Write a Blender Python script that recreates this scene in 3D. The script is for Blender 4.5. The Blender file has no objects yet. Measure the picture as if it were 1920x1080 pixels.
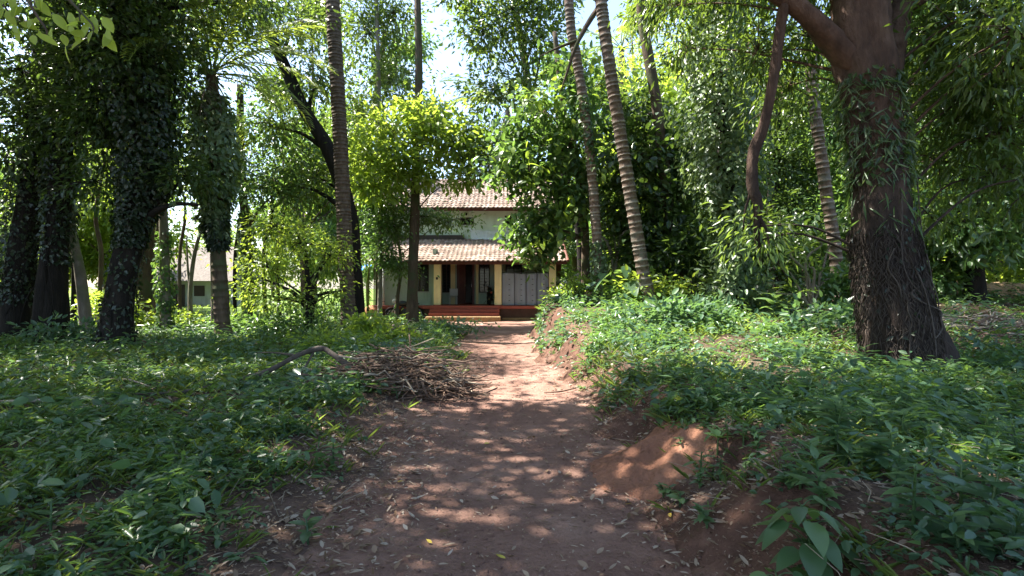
import bpy, math, random
import numpy as np
from mathutils import Vector, Matrix, Euler

# ---------------------------------------------------------------- camera, sky, sun, exposure
sc = bpy.context.scene
CAM_Z = 1.6
FPX = 1000.0                       # focal length in photo pixels (1920 wide)
cam_d = bpy.data.cameras.new('camera')
cam_d.sensor_width = 36.0
cam_d.lens = 36.0 * FPX / 1920.0
cam_d.clip_start = 0.05
cam_d.clip_end = 3000.0
cam = bpy.data.objects.new('camera', cam_d)
sc.collection.objects.link(cam)
cam.location = (0, 0, CAM_Z)
cam.rotation_euler = (math.radians(90), 0, 0)
sc.camera = cam

SUN = Vector((-0.50, 0.13, 0.86)).normalized()
world = bpy.data.worlds.new('World')
sc.world = world
world.use_nodes = True
wn = world.node_tree
sky = wn.nodes.new('ShaderNodeTexSky')
sky.sky_type = 'NISHITA'
sky.sun_disc = False
sky.sun_elevation = math.asin(SUN.z)
sky.sun_rotation = math.atan2(SUN.x, SUN.y)
sky.air_density = 1.0
sky.dust_density = 1.5
sky.ozone_density = 1.0
bg = wn.nodes['Background']
bg.inputs['Strength'].default_value = 0.10
wn.links.new(sky.outputs[0], bg.inputs[0])

sun_d = bpy.data.lights.new('sun', 'SUN')
sun_d.energy = 5.0
sun_d.angle = math.radians(0.53)
sun_d.color = (1.0, 0.95, 0.86)
sun_o = bpy.data.objects.new('sun', sun_d)
sc.collection.objects.link(sun_o)
sun_o.location = (-20, 8, 40)
sun_o.rotation_euler = SUN.to_track_quat('Z', 'Y').to_euler()

sc.view_settings.view_transform = 'Standard'
sc.view_settings.look = 'None'
sc.view_settings.gamma = 1.0
sc.view_settings.exposure = 2.35
sc.cycles.max_bounces = 7
sc.cycles.diffuse_bounces = 4
sc.cycles.glossy_bounces = 2
sc.cycles.transmission_bounces = 4
sc.cycles.transparent_max_bounces = 8
sc.cycles.caustics_reflective = False
sc.cycles.caustics_refractive = False
sc.cycles.use_denoising = True

rng = np.random.default_rng(11)
random.seed(5)
COL = sc.collection

# ---------------------------------------------------------------- small helpers
def W(px, py, Y):
    """photo pixel at depth Y -> world point"""
    return Vector(((px - 960) * Y / FPX, Y, CAM_Z + (540 - py) * Y / FPX))

def sm(t):
    t = np.clip(t, 0, 1)
    return t * t * (3 - 2 * t)

def vnoise(x, y, s=1.0, seed=0):
    x = np.asarray(x, float) / s + seed * 17.31
    y = np.asarray(y, float) / s + seed * 9.77
    xi = np.floor(x); yi = np.floor(y)
    fx = sm(x - xi); fy = sm(y - yi)
    def h(a, b):
        v = np.sin(a * 127.1 + b * 311.7 + seed * 74.7) * 43758.5453
        return v - np.floor(v)
    return (h(xi, yi) * (1 - fx) + h(xi + 1, yi) * fx) * (1 - fy) + (h(xi, yi + 1) * (1 - fx) + h(xi + 1, yi + 1) * fx) * fy

YK = [-6, 3, 4.4, 6.2, 8, 10, 13.3, 16, 20, 22.5, 24.2, 27]
XL = [-1.0, -1.0, -1.12, -1.28, -1.1, -.9, -1.05, -1.35, -1.7, -2.3, -3.6, -4.6]
XR = [1.0, .98, .95, .92, .92, .72, .52, .5, .68, 1.0, 1.5, 2.6]
HLK = ([-6, 3, 8, 15, 20, 24, 30], [.16, .20, .20, .18, .13, .05, .03])
HRK = ([-6, 2, 4, 8, 11.5, 14, 17, 20, 23, 26.5, 34], [.46, .47, .46, .46, .80, 1.12, 1.12, .85, .40, .05, .03])

def edges(x, y):
    n = (vnoise(x, y, .55, 3) - .5) * .36 + (vnoise(x, y, .17, 4) - .5) * .14
    dl = np.interp(y, YK, XL) - x + n
    dr = x - np.interp(y, YK, XR) + n
    return dl, dr

def gz(x, y):
    x = np.asarray(x, float); y = np.asarray(y, float)
    dl, dr = edges(x, y)
    d = np.maximum(dl, dr)
    hl = np.interp(y, *HLK); hr = np.interp(y, *HRK)
    z = -0.06 + 0.06 * sm((d + .12) / .24)
    z = z + np.where(dl > 0, hl * sm(dl / 1.3), 0) + np.where(dr > 0, hr * sm(dr / .85), 0)
    amp = sm(d / 1.0)
    z = z + amp * ((vnoise(x, y, 2.3, 1) - .5) * .16 + (vnoise(x, y, .7, 2) - .5) * .07)
    z = z + sm(d / .3) * (vnoise(x, y, .22, 5) - .5) * .035
    # burrow washed into the cut face of the bank
    z = z - .30 * np.exp(-(((x - 1.62) / .16) ** 2 + ((y - 3.95) / .15) ** 2))
    return np.where(y > 26.2, np.minimum(z, .02), z)

def g1(x, y):
    return float(gz(np.array([x]), np.array([y]))[0])

# ---------------------------------------------------------------- node materials
class NT:
    def __init__(self, name):
        self.m = bpy.data.materials.new(name)
        self.m.use_nodes = True
        self.t = self.m.node_tree
        self.t.nodes.clear()
        self.out = self.n('ShaderNodeOutputMaterial')
    def n(self, typ, ins=None, **props):
        nd = self.t.nodes.new(typ)
        for k, v in props.items():
            setattr(nd, k, v)
        for k, v in (ins or {}).items():
            s = nd.inputs[k]
            if isinstance(v, bpy.types.NodeSocket):
                self.t.links.new(v, s)
            elif hasattr(s, 'default_value'):
                if hasattr(s.default_value, '__len__') and not isinstance(v, (int, float)):
                    vv = tuple(v)
                    if len(s.default_value) == 4 and len(vv) == 3:
                        vv = vv + (1,)
                    s.default_value = vv
                else:
                    s.default_value = v
        return nd
    def noise(self, scale, detail=4, rough=.6, vec=None, out=0):
        ins = {'Scale': scale, 'Detail': detail, 'Roughness': rough}
        if vec is not None: ins['Vector'] = vec
        return self.n('ShaderNodeTexNoise', ins).outputs[out]
    def ramp(self, fac, stops):
        r = self.n('ShaderNodeValToRGB', {'Fac': fac})
        e = r.color_ramp.elements
        while len(e) < len(stops): e.new(.5)
        for i, (p, c) in enumerate(stops):
            e[i].position = p
            e[i].color = tuple(c) + (1,) if len(c) == 3 else c
        return r.outputs[0]
    def mix(self, f, a, b, mode='MIX'):
        nd = self.n('ShaderNodeMix', data_type='RGBA', blend_type=mode)
        for idx, v in ((0, f), (6, a), (7, b)):
            if isinstance(v, bpy.types.NodeSocket): self.t.links.new(v, nd.inputs[idx])
            else: nd.inputs[idx].default_value = v if isinstance(v, (int, float)) else (tuple(v) + (1,))[:4]
        return nd.outputs[2]
    def math(self, op, a, b=0.0):
        return self.n('ShaderNodeMath', {0: a, 1: b}, operation=op).outputs[0]
    def pos(self):
        return self.n('ShaderNodeNewGeometry').outputs['Position']
    def obj(self):
        return self.n('ShaderNodeTexCoord').outputs['Object']
    def bump(self, h, dist=.02, strength=1.0):
        return self.n('ShaderNodeBump', {'Height': h, 'Distance': dist, 'Strength': strength}).outputs[0]
    def surf(self, col, rough=.8, normal=None, spec=.3, metal=0.0, **kw):
        ins = {'Base Color': col, 'Roughness': rough, 'Specular IOR Level': spec, 'Metallic': metal}
        ins.update(kw)
        if normal is not None: ins['Normal'] = normal
        p = self.n('ShaderNodeBsdfPrincipled', ins)
        self.t.links.new(p.outputs[0], self.out.inputs[0])
        return p
    def attr(self, name):
        return self.n('ShaderNodeAttribute', attribute_name=name).outputs['Fac']

def leaf_mat(name, stops, trans=(.25, .32, .03), tf=.38, rough=.42, spec=.5, objrand=False):
    k = NT(name)
    if objrand:
        u = k.n('ShaderNodeObjectInfo').outputs['Random']
    else:
        u = k.attr('u')
    c = k.ramp(u, stops)
    nz = k.noise(.9, 2, .5, k.pos())
    c = k.mix(k.math('MULTIPLY', nz, .35), c, k.mix(.5, c, trans))
    p = k.n('ShaderNodeBsdfPrincipled', {'Base Color': c, 'Roughness': rough, 'Specular IOR Level': spec})
    tc = k.mix(.55, c, trans)
    tcb = k.mix(1.0, tc, (1.9, 1.9, 1.5), 'MULTIPLY')
    t = k.n('ShaderNodeBsdfTranslucent', {'Color': tcb})
    ms = k.n('ShaderNodeMixShader', {0: tf, 1: p.outputs[0], 2: t.outputs[0]})
    k.t.links.new(ms.outputs[0], k.out.inputs[0])
    return k.m

M = {}
def G(a, b, c): return [(0, a), (.55, b), (1, c)]
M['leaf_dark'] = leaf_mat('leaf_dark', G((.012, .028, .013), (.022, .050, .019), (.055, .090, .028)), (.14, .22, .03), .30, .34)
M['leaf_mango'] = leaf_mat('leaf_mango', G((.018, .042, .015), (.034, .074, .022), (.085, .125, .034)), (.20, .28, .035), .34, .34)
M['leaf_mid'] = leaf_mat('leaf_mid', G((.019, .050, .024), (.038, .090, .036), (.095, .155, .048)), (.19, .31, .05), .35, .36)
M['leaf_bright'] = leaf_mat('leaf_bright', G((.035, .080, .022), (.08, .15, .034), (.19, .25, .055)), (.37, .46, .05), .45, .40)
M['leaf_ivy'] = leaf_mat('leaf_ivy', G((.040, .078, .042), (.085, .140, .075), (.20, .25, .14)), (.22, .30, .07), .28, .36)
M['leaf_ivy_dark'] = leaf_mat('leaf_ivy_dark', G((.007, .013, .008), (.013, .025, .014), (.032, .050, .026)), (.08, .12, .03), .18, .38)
M['leaf_cover'] = leaf_mat('leaf_cover', G((.018, .046, .032), (.042, .093, .058), (.115, .178, .085)), (.16, .28, .07), .29, .36)
M['leaf_grass'] = leaf_mat('leaf_grass', G((.035, .075, .022), (.07, .125, .034), (.16, .18, .07)), (.26, .34, .05), .36, .5)
M['leaf_dry'] = leaf_mat('leaf_dry', G((.10, .06, .035), (.23, .165, .12), (.43, .36, .29)), (.25, .15, .06), .15, .65, .25)
M['leaf_palm'] = leaf_mat('leaf_palm', G((.045, .085, .022), (.075, .13, .032), (.14, .19, .05)), (.32, .38, .05), .38, .33)
M['frond_dead'] = leaf_mat('frond_dead', G((.09, .07, .055), (.17, .14, .12), (.27, .23, .20)), (.2, .15, .1), .15, .6, .2)
M['leaf_single'] = leaf_mat('leaf_single', G((.024, .060, .034), (.045, .100, .050), (.10, .165, .06)), (.20, .31, .06), .30, .38, .5, True)
M['leaf_single_teak'] = leaf_mat('leaf_single_teak', G((.026, .062, .018), (.058, .118, .028), (.15, .21, .046)), (.32, .42, .04), .42, .38, .45, True)
M['leaf_single_yellow'] = leaf_mat('leaf_single_yellow', G((.15, .22, .045), (.22, .30, .055), (.30, .38, .075)), (.50, .56, .07), .52, .45, .4, True)
M['leaf_fallen_yellow'] = leaf_mat('leaf_fallen_yellow', G((.50, .36, .05), (.58, .45, .08), (.45, .40, .08)), (.4, .3, .05), .12, .6, .2, True)
M['leaf_fallen_brown'] = leaf_mat('leaf_fallen_brown', G((.22, .14, .09), (.34, .26, .19), (.46, .38, .30)), (.2, .14, .08), .1, .7, .2, True)

def bark(name, c1, c2, c3, scale=6, stretch=.22, bump=.03, moss=None):
    k = NT(name)
    mp = k.n('ShaderNodeMapping', {'Vector': k.obj(), 'Scale': (1, 1, stretch)}).outputs[0]
    n1 = k.noise(scale, 6, .65, mp)
    n2 = k.noise(scale * 5, 4, .6, mp)
    col = k.ramp(n1, [(.28, c1), (.52, c2), (.75, c3)])
    col = k.mix(k.math('MULTIPLY', n2, .5), col, c1)
    if moss:
        mk = k.ramp(k.noise(1.7, 4, .6, k.obj()), [(.48, (0, 0, 0)), (.62, (1, 1, 1))])
        col = k.mix(mk, col, moss)
    h = k.math('ADD', n1, k.math('MULTIPLY', n2, .5))
    k.surf(col, .88, k.bump(h, bump), .2)
    return k.m

M['bark_mango'] = bark('bark_mango', (.035, .024, .019), (.085, .055, .042), (.16, .10, .072), 5, .3, .05, (.05, .05, .035))
def mango_bark():
    k = NT('bark_mango')
    ob = k.obj()
    mp = k.n('ShaderNodeMapping', {'Vector': ob, 'Scale': (1, 1, .3)}).outputs[0]
    n1 = k.noise(5, 6, .65, mp); n2 = k.noise(24, 5, .65, mp)
    lo = k.ramp(n1, [(.28, (.018, .013, .011)), (.52, (.045, .031, .025)), (.75, (.095, .066, .05))])
    hi = k.ramp(n1, [(.28, (.05, .031, .025)), (.52, (.125, .075, .055)), (.75, (.21, .135, .10))])
    z = k.n('ShaderNodeSeparateXYZ', {0: ob}).outputs[2]
    f = k.ramp(k.math('ADD', k.math('MULTIPLY', z, .2), k.math('MULTIPLY', n1, .25)), [(.58, (0, 0, 0)), (.86, (1, 1, 1))])
    c = k.mix(k.math('MULTIPLY', n2, .5), k.mix(f, lo, hi), (.02, .015, .012))
    k.surf(c, .9, k.bump(k.math('ADD', n1, k.math('MULTIPLY', n2, .6)), .06), .2)
    return k.m
M['bark_mango'] = mango_bark()
M['bark_red'] = bark('bark_red', (.05, .03, .022), (.12, .068, .048), (.21, .125, .088), 6, .35, .04)
M['bark_dark'] = bark('bark_dark', (.009, .008, .007), (.020, .016, .013), (.042, .033, .026), 7, .25, .04)
M['bark_brown'] = bark('bark_brown', (.05, .035, .025), (.11, .078, .055), (.19, .14, .10), 8, .25, .02, (.07, .08, .04))
M['bark_pale'] = bark('bark_pale', (.12, .10, .08), (.22, .19, .155), (.34, .30, .25), 9, .3, .015, (.14, .15, .09))
M['palm_grey'] = bark('palm_grey', (.06, .045, .035), (.125, .095, .072), (.20, .16, .125), 9, .6, .012)
M['palm_ring'] = bark('palm_ring', (.07, .05, .036), (.19, .145, .105), (.34, .28, .215), 11, 1.4, .015)
def ring_bark():
    k = NT('palm_ring')
    n1 = k.noise(11, 6, .65, k.obj()); n2 = k.noise(40, 4, .6, k.obj())
    c = k.ramp(n1, [(.28, (.065, .045, .033)), (.52, (.15, .105, .078)), (.75, (.24, .185, .145))])
    r = k.math('MULTIPLY', k.attr('ring'), k.ramp(k.noise(5, 3, .6, k.obj()), [(.3, (.3, .3, .3)), (.6, (1, 1, 1))]))
    c = k.mix(k.math('MAXIMUM', k.math('MINIMUM', r, 1.0), 0.0), c, (.36, .32, .27))
    lich = k.ramp(k.noise(2.3, 5, .65, k.obj()), [(.52, (0, 0, 0)), (.66, (.7, .7, .7))])
    c = k.mix(lich, c, (.20, .195, .165))
    k.surf(c, .85, k.bump(k.math('ADD', n1, k.math('MULTIPLY', n2, .5)), .015), .2)
    return k.m
M['palm_ring'] = ring_bark()
M['stick'] = bark('stick', (.07, .045, .032), (.165, .108, .078), (.29, .205, .15), 14, .2, .004)
M['stick_pale'] = bark('stick_pale', (.20, .16, .12), (.34, .28, .21), (.48, .41, .32), 14, .2, .004)
M['vine_dry'] = bark('vine_dry', (.05, .04, .033), (.10, .08, .066), (.17, .14, .115), 12, .2, .004)

def soil(name, red, dark, light, bump=.03):
    k = NT(name)
    p = k.pos()
    n1 = k.noise(.8, 5, .6, p); n2 = k.noise(7, 6, .7, p); n3 = k.noise(45, 5, .7, p)
    c = k.ramp(n1, [(.3, dark), (.5, red), (.72, light)])
    c = k.mix(k.ramp(n2, [(.35, (0, 0, 0)), (.7, (.6, .6, .6))]), c, dark)
    c = k.mix(k.ramp(n3, [(.6, (0, 0, 0)), (.74, (.55, .55, .55))]), c, light)
    v = k.n('ShaderNodeTexVoronoi', {'Vector': p, 'Scale': 26.0}).outputs['Distance']
    h = k.math('ADD', k.math('ADD', k.math('MULTIPLY', n2, .9), k.math('MULTIPLY', n3, .35)), k.math('MULTIPLY', v, -.25))
    k.surf(c, .93, k.bump(h, bump), .15)
    return k.m
M['path'] = soil('path_dirt', (.235, .138, .105), (.145, .080, .062), (.35, .228, .178), .045)
M['soil_red'] = soil('soil_red', (.30, .142, .088), (.18, .084, .054), (.42, .225, .145), .05)

def ground_mat():
    k = NT('ground_soil')
    p = k.pos()
    n1 = k.noise(.5, 5, .6, p); n2 = k.noise(5, 6, .7, p); n3 = k.noise(38, 5, .7, p)
    hum = k.ramp(n2, [(.3, (.035, .026, .019)), (.55, (.075, .052, .036)), (.75, (.13, .095, .065))])
    red = k.ramp(n2, [(.3, (.060, .034, .025)), (.6, (.125, .068, .049)), (.8, (.21, .12, .086))])
    trk = k.ramp(n2, [(.3, (.11, .068, .054)), (.6, (.19, .12, .095)), (.8, (.28, .19, .155))])
    hum = k.mix(k.math('MINIMUM', k.math('MULTIPLY', k.attr('trod'), k.math('ADD', .5, n1)), 1.0), hum, trk)
    nrm = k.n('ShaderNodeNewGeometry').outputs['Normal']
    nzv = k.n('ShaderNodeSeparateXYZ', {0: nrm}).outputs[2]
    steep = k.ramp(k.math('ADD', nzv, k.math('MULTIPLY', n1, .12)), [(.90, (1, 1, 1)), (1.03, (0, 0, 0))])
    c = k.mix(steep, hum, red)
    c = k.mix(k.ramp(n3, [(.58, (0, 0, 0)), (.72, (.5, .5, .5))]), c, (.2, .155, .11))
    # far lawn: open grass beyond the trees
    y = k.n('ShaderNodeSeparateXYZ', {0: p}).outputs[1]
    far = k.ramp(k.math('MULTIPLY', y, .02), [(.52, (0, 0, 0)), (.64, (1, 1, 1))])
    c = k.mix(far, c, k.ramp(n2, [(.3, (.07, .12, .025)), (.7, (.16, .22, .05))]))
    h = k.math('ADD', n2, k.math('MULTIPLY', n3, .4))
    k.surf(c, .95, k.bump(h, .04), .1)
    return k.m
M['ground'] = ground_mat()

def plain(name, col, rough=.6, var=.25, scale=3.0, bump=.004, spec=.4, metal=0.0, dirt=None):
    k = NT(name)
    p = k.pos()
    n = k.noise(scale, 6, .65, p)
    dk = tuple(v * (1 - var) for v in col)
    lt = tuple(min(1, v * (1 + var * .5)) for v in col)
    c = k.ramp(n, [(.3, dk), (.6, col), (.8, lt)])
    if dirt:
        mp = k.n('ShaderNodeMapping', {'Vector': p, 'Scale': (2.2, 2.2, .35)}).outputs[0]
        s = k.ramp(k.noise(1.6, 6, .7, mp), [(.52, (0, 0, 0)), (.75, (.75, .75, .75))])
        c = k.mix(s, c, dirt)
    k.surf(c, rough, k.bump(k.noise(scale * 8, 4, .6, p), bump), spec, metal)
    return k.m
M['wall_mint'] = plain('wall_mint', (.60, .70, .58), .85, .12, 1.5, .004, .2, 0, (.36, .42, .33))
M['wall_grey'] = plain('wall_grey', (.42, .43, .41), .85, .15, 2, .004, .2, 0, (.25, .25, .23))
M['wall_green'] = plain('wall_green', (.42, .52, .44), .85, .14, 1.5, .004, .2, 0, (.25, .31, .25))
M['cream'] = plain('cream_paint', (.80, .70, .38), .7, .1, 2.5, .003, .3, 0, (.6, .5, .28))
M['oxide'] = plain('red_oxide', (.34, .075, .045), .55, .25, 3, .003, .4)
M['plinth_dark'] = plain('plinth_dark', (.11, .062, .045), .85, .3, 3, .01, .2, 0, (.06, .045, .03))
M['stone_ochre'] = plain('stone_ochre', (.30, .20, .10), .9, .35, 4, .02, .2, 0, (.12, .10, .05))
M['wood_red'] = plain('wood_darkred', (.10, .022, .018), .45, .3, 6, .003, .4)
M['wood_dark'] = plain('wood_dark', (.045, .028, .02), .6, .3, 6, .003, .3)
M['wood_rafter'] = plain('wood_rafter', (.12, .04, .025), .7, .3, 6, .003, .3)
M['iron'] = plain('iron_dark', (.02, .02, .02), .5, .3, 6, .002, .4)
M['glass_dark'] = plain('glass_dark', (.012, .014, .015), .12, .2, 2, .0005, .5)
M['metal_flash'] = plain('roof_flashing', (.07, .055, .05), .7, .3, 4, .004, .3)
M['chrome'] = plain('chrome', (.55, .55, .55), .25, .1, 5, .001, .5, 1.0)
M['black_paint'] = plain('black_paint', (.015, .015, .018), .3, .2, 5, .001, .5)
M['rubber'] = plain('rubber', (.02, .02, .02), .8, .2, 8, .003, .2)
M['seat_black'] = plain('seat_black', (.02, .019, .019), .6, .2, 8, .002, .3)
M['plastic_white'] = plain('plastic_white', (.62, .62, .60), .4, .1, 4, .001, .4)
M['plastic_dark'] = plain('plastic_dark', (.05, .045, .05), .5, .2, 4, .001, .4)
M['tarp_blue'] = plain('tarp_blue', (.02, .20, .62), .45, .25, 5, .01, .4)
M['sack'] = plain('sack_orange', (.52, .24, .13), .8, .3, 6, .01, .2)
M['bench_wood'] = plain('bench_wood', (.30, .20, .14), .8, .3, 8, .004, .2)
M['sheet_grey'] = plain('sheet_grey', (.27, .31, .36), .5, .12, 1.2, .003, .35)
M['laterite'] = plain('laterite', (.36, .20, .12), .95, .45, 5, .03, .1, 0, (.14, .10, .06))
M['earth_tan'] = plain('earth_tan', (.40, .28, .17), .95, .4, 3, .04, .1, 0, (.22, .17, .08))
M['thatch'] = plain('thatch_grey', (.24, .21, .19), .95, .35, 5, .03, .1)
M['dry_grass'] = plain('dry_grass_heap', (.20, .13, .085), .95, .45, 9, .05, .1)

def tile_mat():
    k = NT('roof_tile')
    c = k.ramp(k.attr('u'), [(0, (.25, .175, .14)), (.5, (.36, .27, .22)), (1, (.47, .38, .32))])
    d = k.ramp(k.noise(.9, 6, .7, k.pos()), [(.45, (0, 0, 0)), (.7, (.75, .75, .75))])
    c = k.mix(d, c, (.20, .15, .12))
    k.surf(c, .85, k.bump(k.noise(30, 4, .6, k.pos()), .006), .2)
    return k.m
M['tile'] = tile_mat()

def net_mat():
    k = NT('white_net')
    w = k.n('ShaderNodeTexWave', {'Vector': k.obj(), 'Scale': 9.0}, bands_direction='X').outputs[1]
    w2 = k.n('ShaderNodeTexWave', {'Vector': k.obj(), 'Scale': 9.0}, bands_direction='Z').outputs[1]
    a = k.math('MAXIMUM', k.ramp(w, [(.55, (0, 0, 0)), (.8, (1, 1, 1))]), k.ramp(w2, [(.55, (0, 0, 0)), (.8, (1, 1, 1))]))
    k.surf((.80, .82, .84), .7, None, .2, Alpha=k.math('ADD', k.math('MULTIPLY', a, .45), .35))
    return k.m
M['net'] = net_mat()

# ---------------------------------------------------------------- mesh helpers
def raw_mesh(name, verts, faces_k, k, mat, smooth=True, u=None, mats=None):
    """verts (N,3), faces (F,k) arrays of one polygon size"""
    verts = np.asarray(verts, np.float32); faces_k = np.asarray(faces_k, np.int32)
    me = bpy.data.meshes.new(name)
    nf = len(faces_k)
    me.vertices.add(len(verts)); me.vertices.foreach_set('co', verts.ravel())
    me.loops.add(nf * k); me.loops.foreach_set('vertex_index', faces_k.ravel())
    me.polygons.add(nf)
    me.polygons.foreach_set('loop_start', np.arange(0, nf * k, k, dtype=np.int32))
    me.polygons.foreach_set('loop_total', np.full(nf, k, np.int32))
    if smooth: me.polygons.foreach_set('use_smooth', np.ones(nf, bool))
    if u is not None:
        at = me.attributes.new('u', 'FLOAT', 'FACE')
        at.data.foreach_set('value', np.asarray(u, np.float32))
    me.materials.append(M[mat] if isinstance(mat, str) else mat)
    me.update(calc_edges=True)
    return me

class MB:
    """collects shapes (quads) for one mesh, world coordinates"""
    def __init__(self):
        self.v = []; self.f = []; self.nv = 0
    def add(self, v, f):
        v = np.asarray(v, float); self.v.append(v)
        for q in f: self.f.append(tuple(int(i) + self.nv for i in q))
        self.nv += len(v)
        return self
    def box(self, x0, x1, y0, y1, z0, z1, b=0.0, rot=None, org=None):
        if b <= 0:
            v = [(x, y, z) for z in (z0, z1) for y in (y0, y1) for x in (x0, x1)]
            f = [(0, 2, 3, 1), (4, 5, 7, 6), (0, 1, 5, 4), (2, 6, 7, 3), (0, 4, 6, 2), (1, 3, 7, 5)]
        else:
            pts = []; idx = {}
            for sx in (0, 1):
                for sy in (0, 1):
                    for sz in (0, 1):
                        X = (x0, x1)[sx]; Y = (y0, y1)[sy]; Z = (z0, z1)[sz]
                        ix = X + b * (1 - 2 * sx); iy = Y + b * (1 - 2 * sy); iz = Z + b * (1 - 2 * sz)
                        for ax, p in enumerate(((X, iy, iz), (ix, Y, iz), (ix, iy, Z))):
                            idx[(sx, sy, sz, ax)] = len(pts); pts.append(p)
            v = pts; f = []
            I = lambda a, b_, c, ax: idx[(a, b_, c, ax)]
            for s in (0, 1):
                q = [I(s, 0, 0, 0), I(s, 1, 0, 0), I(s, 1, 1, 0), I(s, 0, 1, 0)]; f.append(q if s else q[::-1])
                q = [I(0, s, 0, 1), I(0, s, 1, 1), I(1, s, 1, 1), I(1, s, 0, 1)]; f.append(q if s else q[::-1])
                q = [I(0, 0, s, 2), I(1, 0, s, 2), I(1, 1, s, 2), I(0, 1, s, 2)]; f.append(q if s else q[::-1])
            for a in (0, 1):
                for c in (0, 1):
                    f.append([I(a, c, 0, 0), I(a, c, 1, 0), I(a, c, 1, 1), I(a, c, 0, 1)])
                    f.append([I(a, 0, c, 0), I(a, 1, c, 0), I(a, 1, c, 2), I(a, 0, c, 2)])
                    f.append([I(0, a, c, 1), I(1, a, c, 1), I(1, a, c, 2), I(0, a, c, 2)])
                    for d in (0, 1):
                        f.append([I(a, c, d, 0), I(a, c, d, 1), I(a, c, d, 2)])
        if rot is not None:
            R = rot.to_3x3() if hasattr(rot, 'to_3x3') else rot
            o = Vector(org or (0, 0, 0))
            v = [tuple(R @ (Vector(p) - o) + o) for p in v]
        return self.add(v, f)
    def tube(self, pts, rad, sides=8, cap=True, jit=0.0, seed=0, ring=0.0, sub=0):
        v, f = tube_vf(pts, rad, sides, cap, jit, seed, sub)
        return self.add(v, f)
    def torus(self, c, R, r, axis='X', n=24, m=8):
        v = []; f = []
        for i in range(n):
            a = 2 * math.pi * i / n
            for j in range(m):
                b = 2 * math.pi * j / m
                rr = R + r * math.cos(b); h = r * math.sin(b)
                p = (h, rr * math.cos(a), rr * math.sin(a)) if axis == 'X' else (rr * math.cos(a), h, rr * math.sin(a)) if axis == 'Y' else (rr * math.cos(a), rr * math.sin(a), h)
                v.append((p[0] + c[0], p[1] + c[1], p[2] + c[2]))
                f.append((i * m + j, i * m + (j + 1) % m, ((i + 1) % n) * m + (j + 1) % m, ((i + 1) % n) * m + j))
        return self.add(v, f)
    def ball(self, c, r, n=12, m=8, jit=0.0, seed=1):
        rx, ry, rz = (r, r, r) if isinstance(r, (int, float)) else r
        rr = np.random.default_rng(seed)
        v = [(c[0], c[1], c[2] - rz)]
        for j in range(1, m):
            t = math.pi * j / m
            for i in range(n):
                a = 2 * math.pi * i / n
                q = 1 + jit * (rr.random() - .5)
                v.append((c[0] + rx * math.sin(t) * math.cos(a) * q, c[1] + ry * math.sin(t) * math.sin(a) * q, c[2] - rz * math.cos(t) * q))
        v.append((c[0], c[1], c[2] + rz)); top = len(v) - 1
        f = [(0, 1 + (i + 1) % n, 1 + i) for i in range(n)]
        for j in range(m - 2):
            for i in range(n):
                f.append((1 + j * n + i, 1 + j * n + (i + 1) % n, 1 + (j + 1) * n + (i + 1) % n, 1 + (j + 1) * n + i))
        b = 1 + (m - 2) * n
        f += [(b + i, b + (i + 1) % n, top) for i in range(n)]
        return self.add(v, f)
    def mesh(self, name, mat, smooth=False, org=(0, 0, 0)):
        v = np.concatenate(self.v) - np.array(org)
        me = bpy.data.meshes.new(name)
        me.from_pydata(v.tolist(), [], self.f)
        if smooth:
            me.polygons.foreach_set('use_smooth', np.ones(len(me.polygons), bool))
        me.materials.append(M[mat] if isinstance(mat, str) else mat)
        me.update()
        return me
    def build(self, name, mat, parent=None, smooth=False):
        o = bpy.data.objects.new(name, self.mesh(name, mat, smooth, world_org(parent)))
        COL.objects.link(o)
        if parent is not None: o.parent = parent
        return o

ORG = {}
def world_org(o):
    p = Vector((0, 0, 0))
    while o is not None:
        p = p + o.location; o = o.parent
    return tuple(p)

def catmull(P, n_per):
    P = np.asarray([tuple(p) for p in P], float)
    if len(P) < 3:
        t = np.linspace(0, 1, n_per + 1)[:, None]
        return P[0] * (1 - t) + P[-1] * t
    Q = np.vstack([2 * P[0] - P[1], P, 2 * P[-1] - P[-2]])
    out = []
    for i in range(1, len(Q) - 2):
        p0, p1, p2, p3 = Q[i - 1], Q[i], Q[i + 1], Q[i + 2]
        for t in np.linspace(0, 1, n_per, endpoint=False):
            out.append(.5 * ((2 * p1) + (-p0 + p2) * t + (2 * p0 - 5 * p1 + 4 * p2 - p3) * t * t + (-p0 + 3 * p1 - 3 * p2 + p3) * t ** 3))
    out.append(P[-1])
    return np.array(out)

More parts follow.
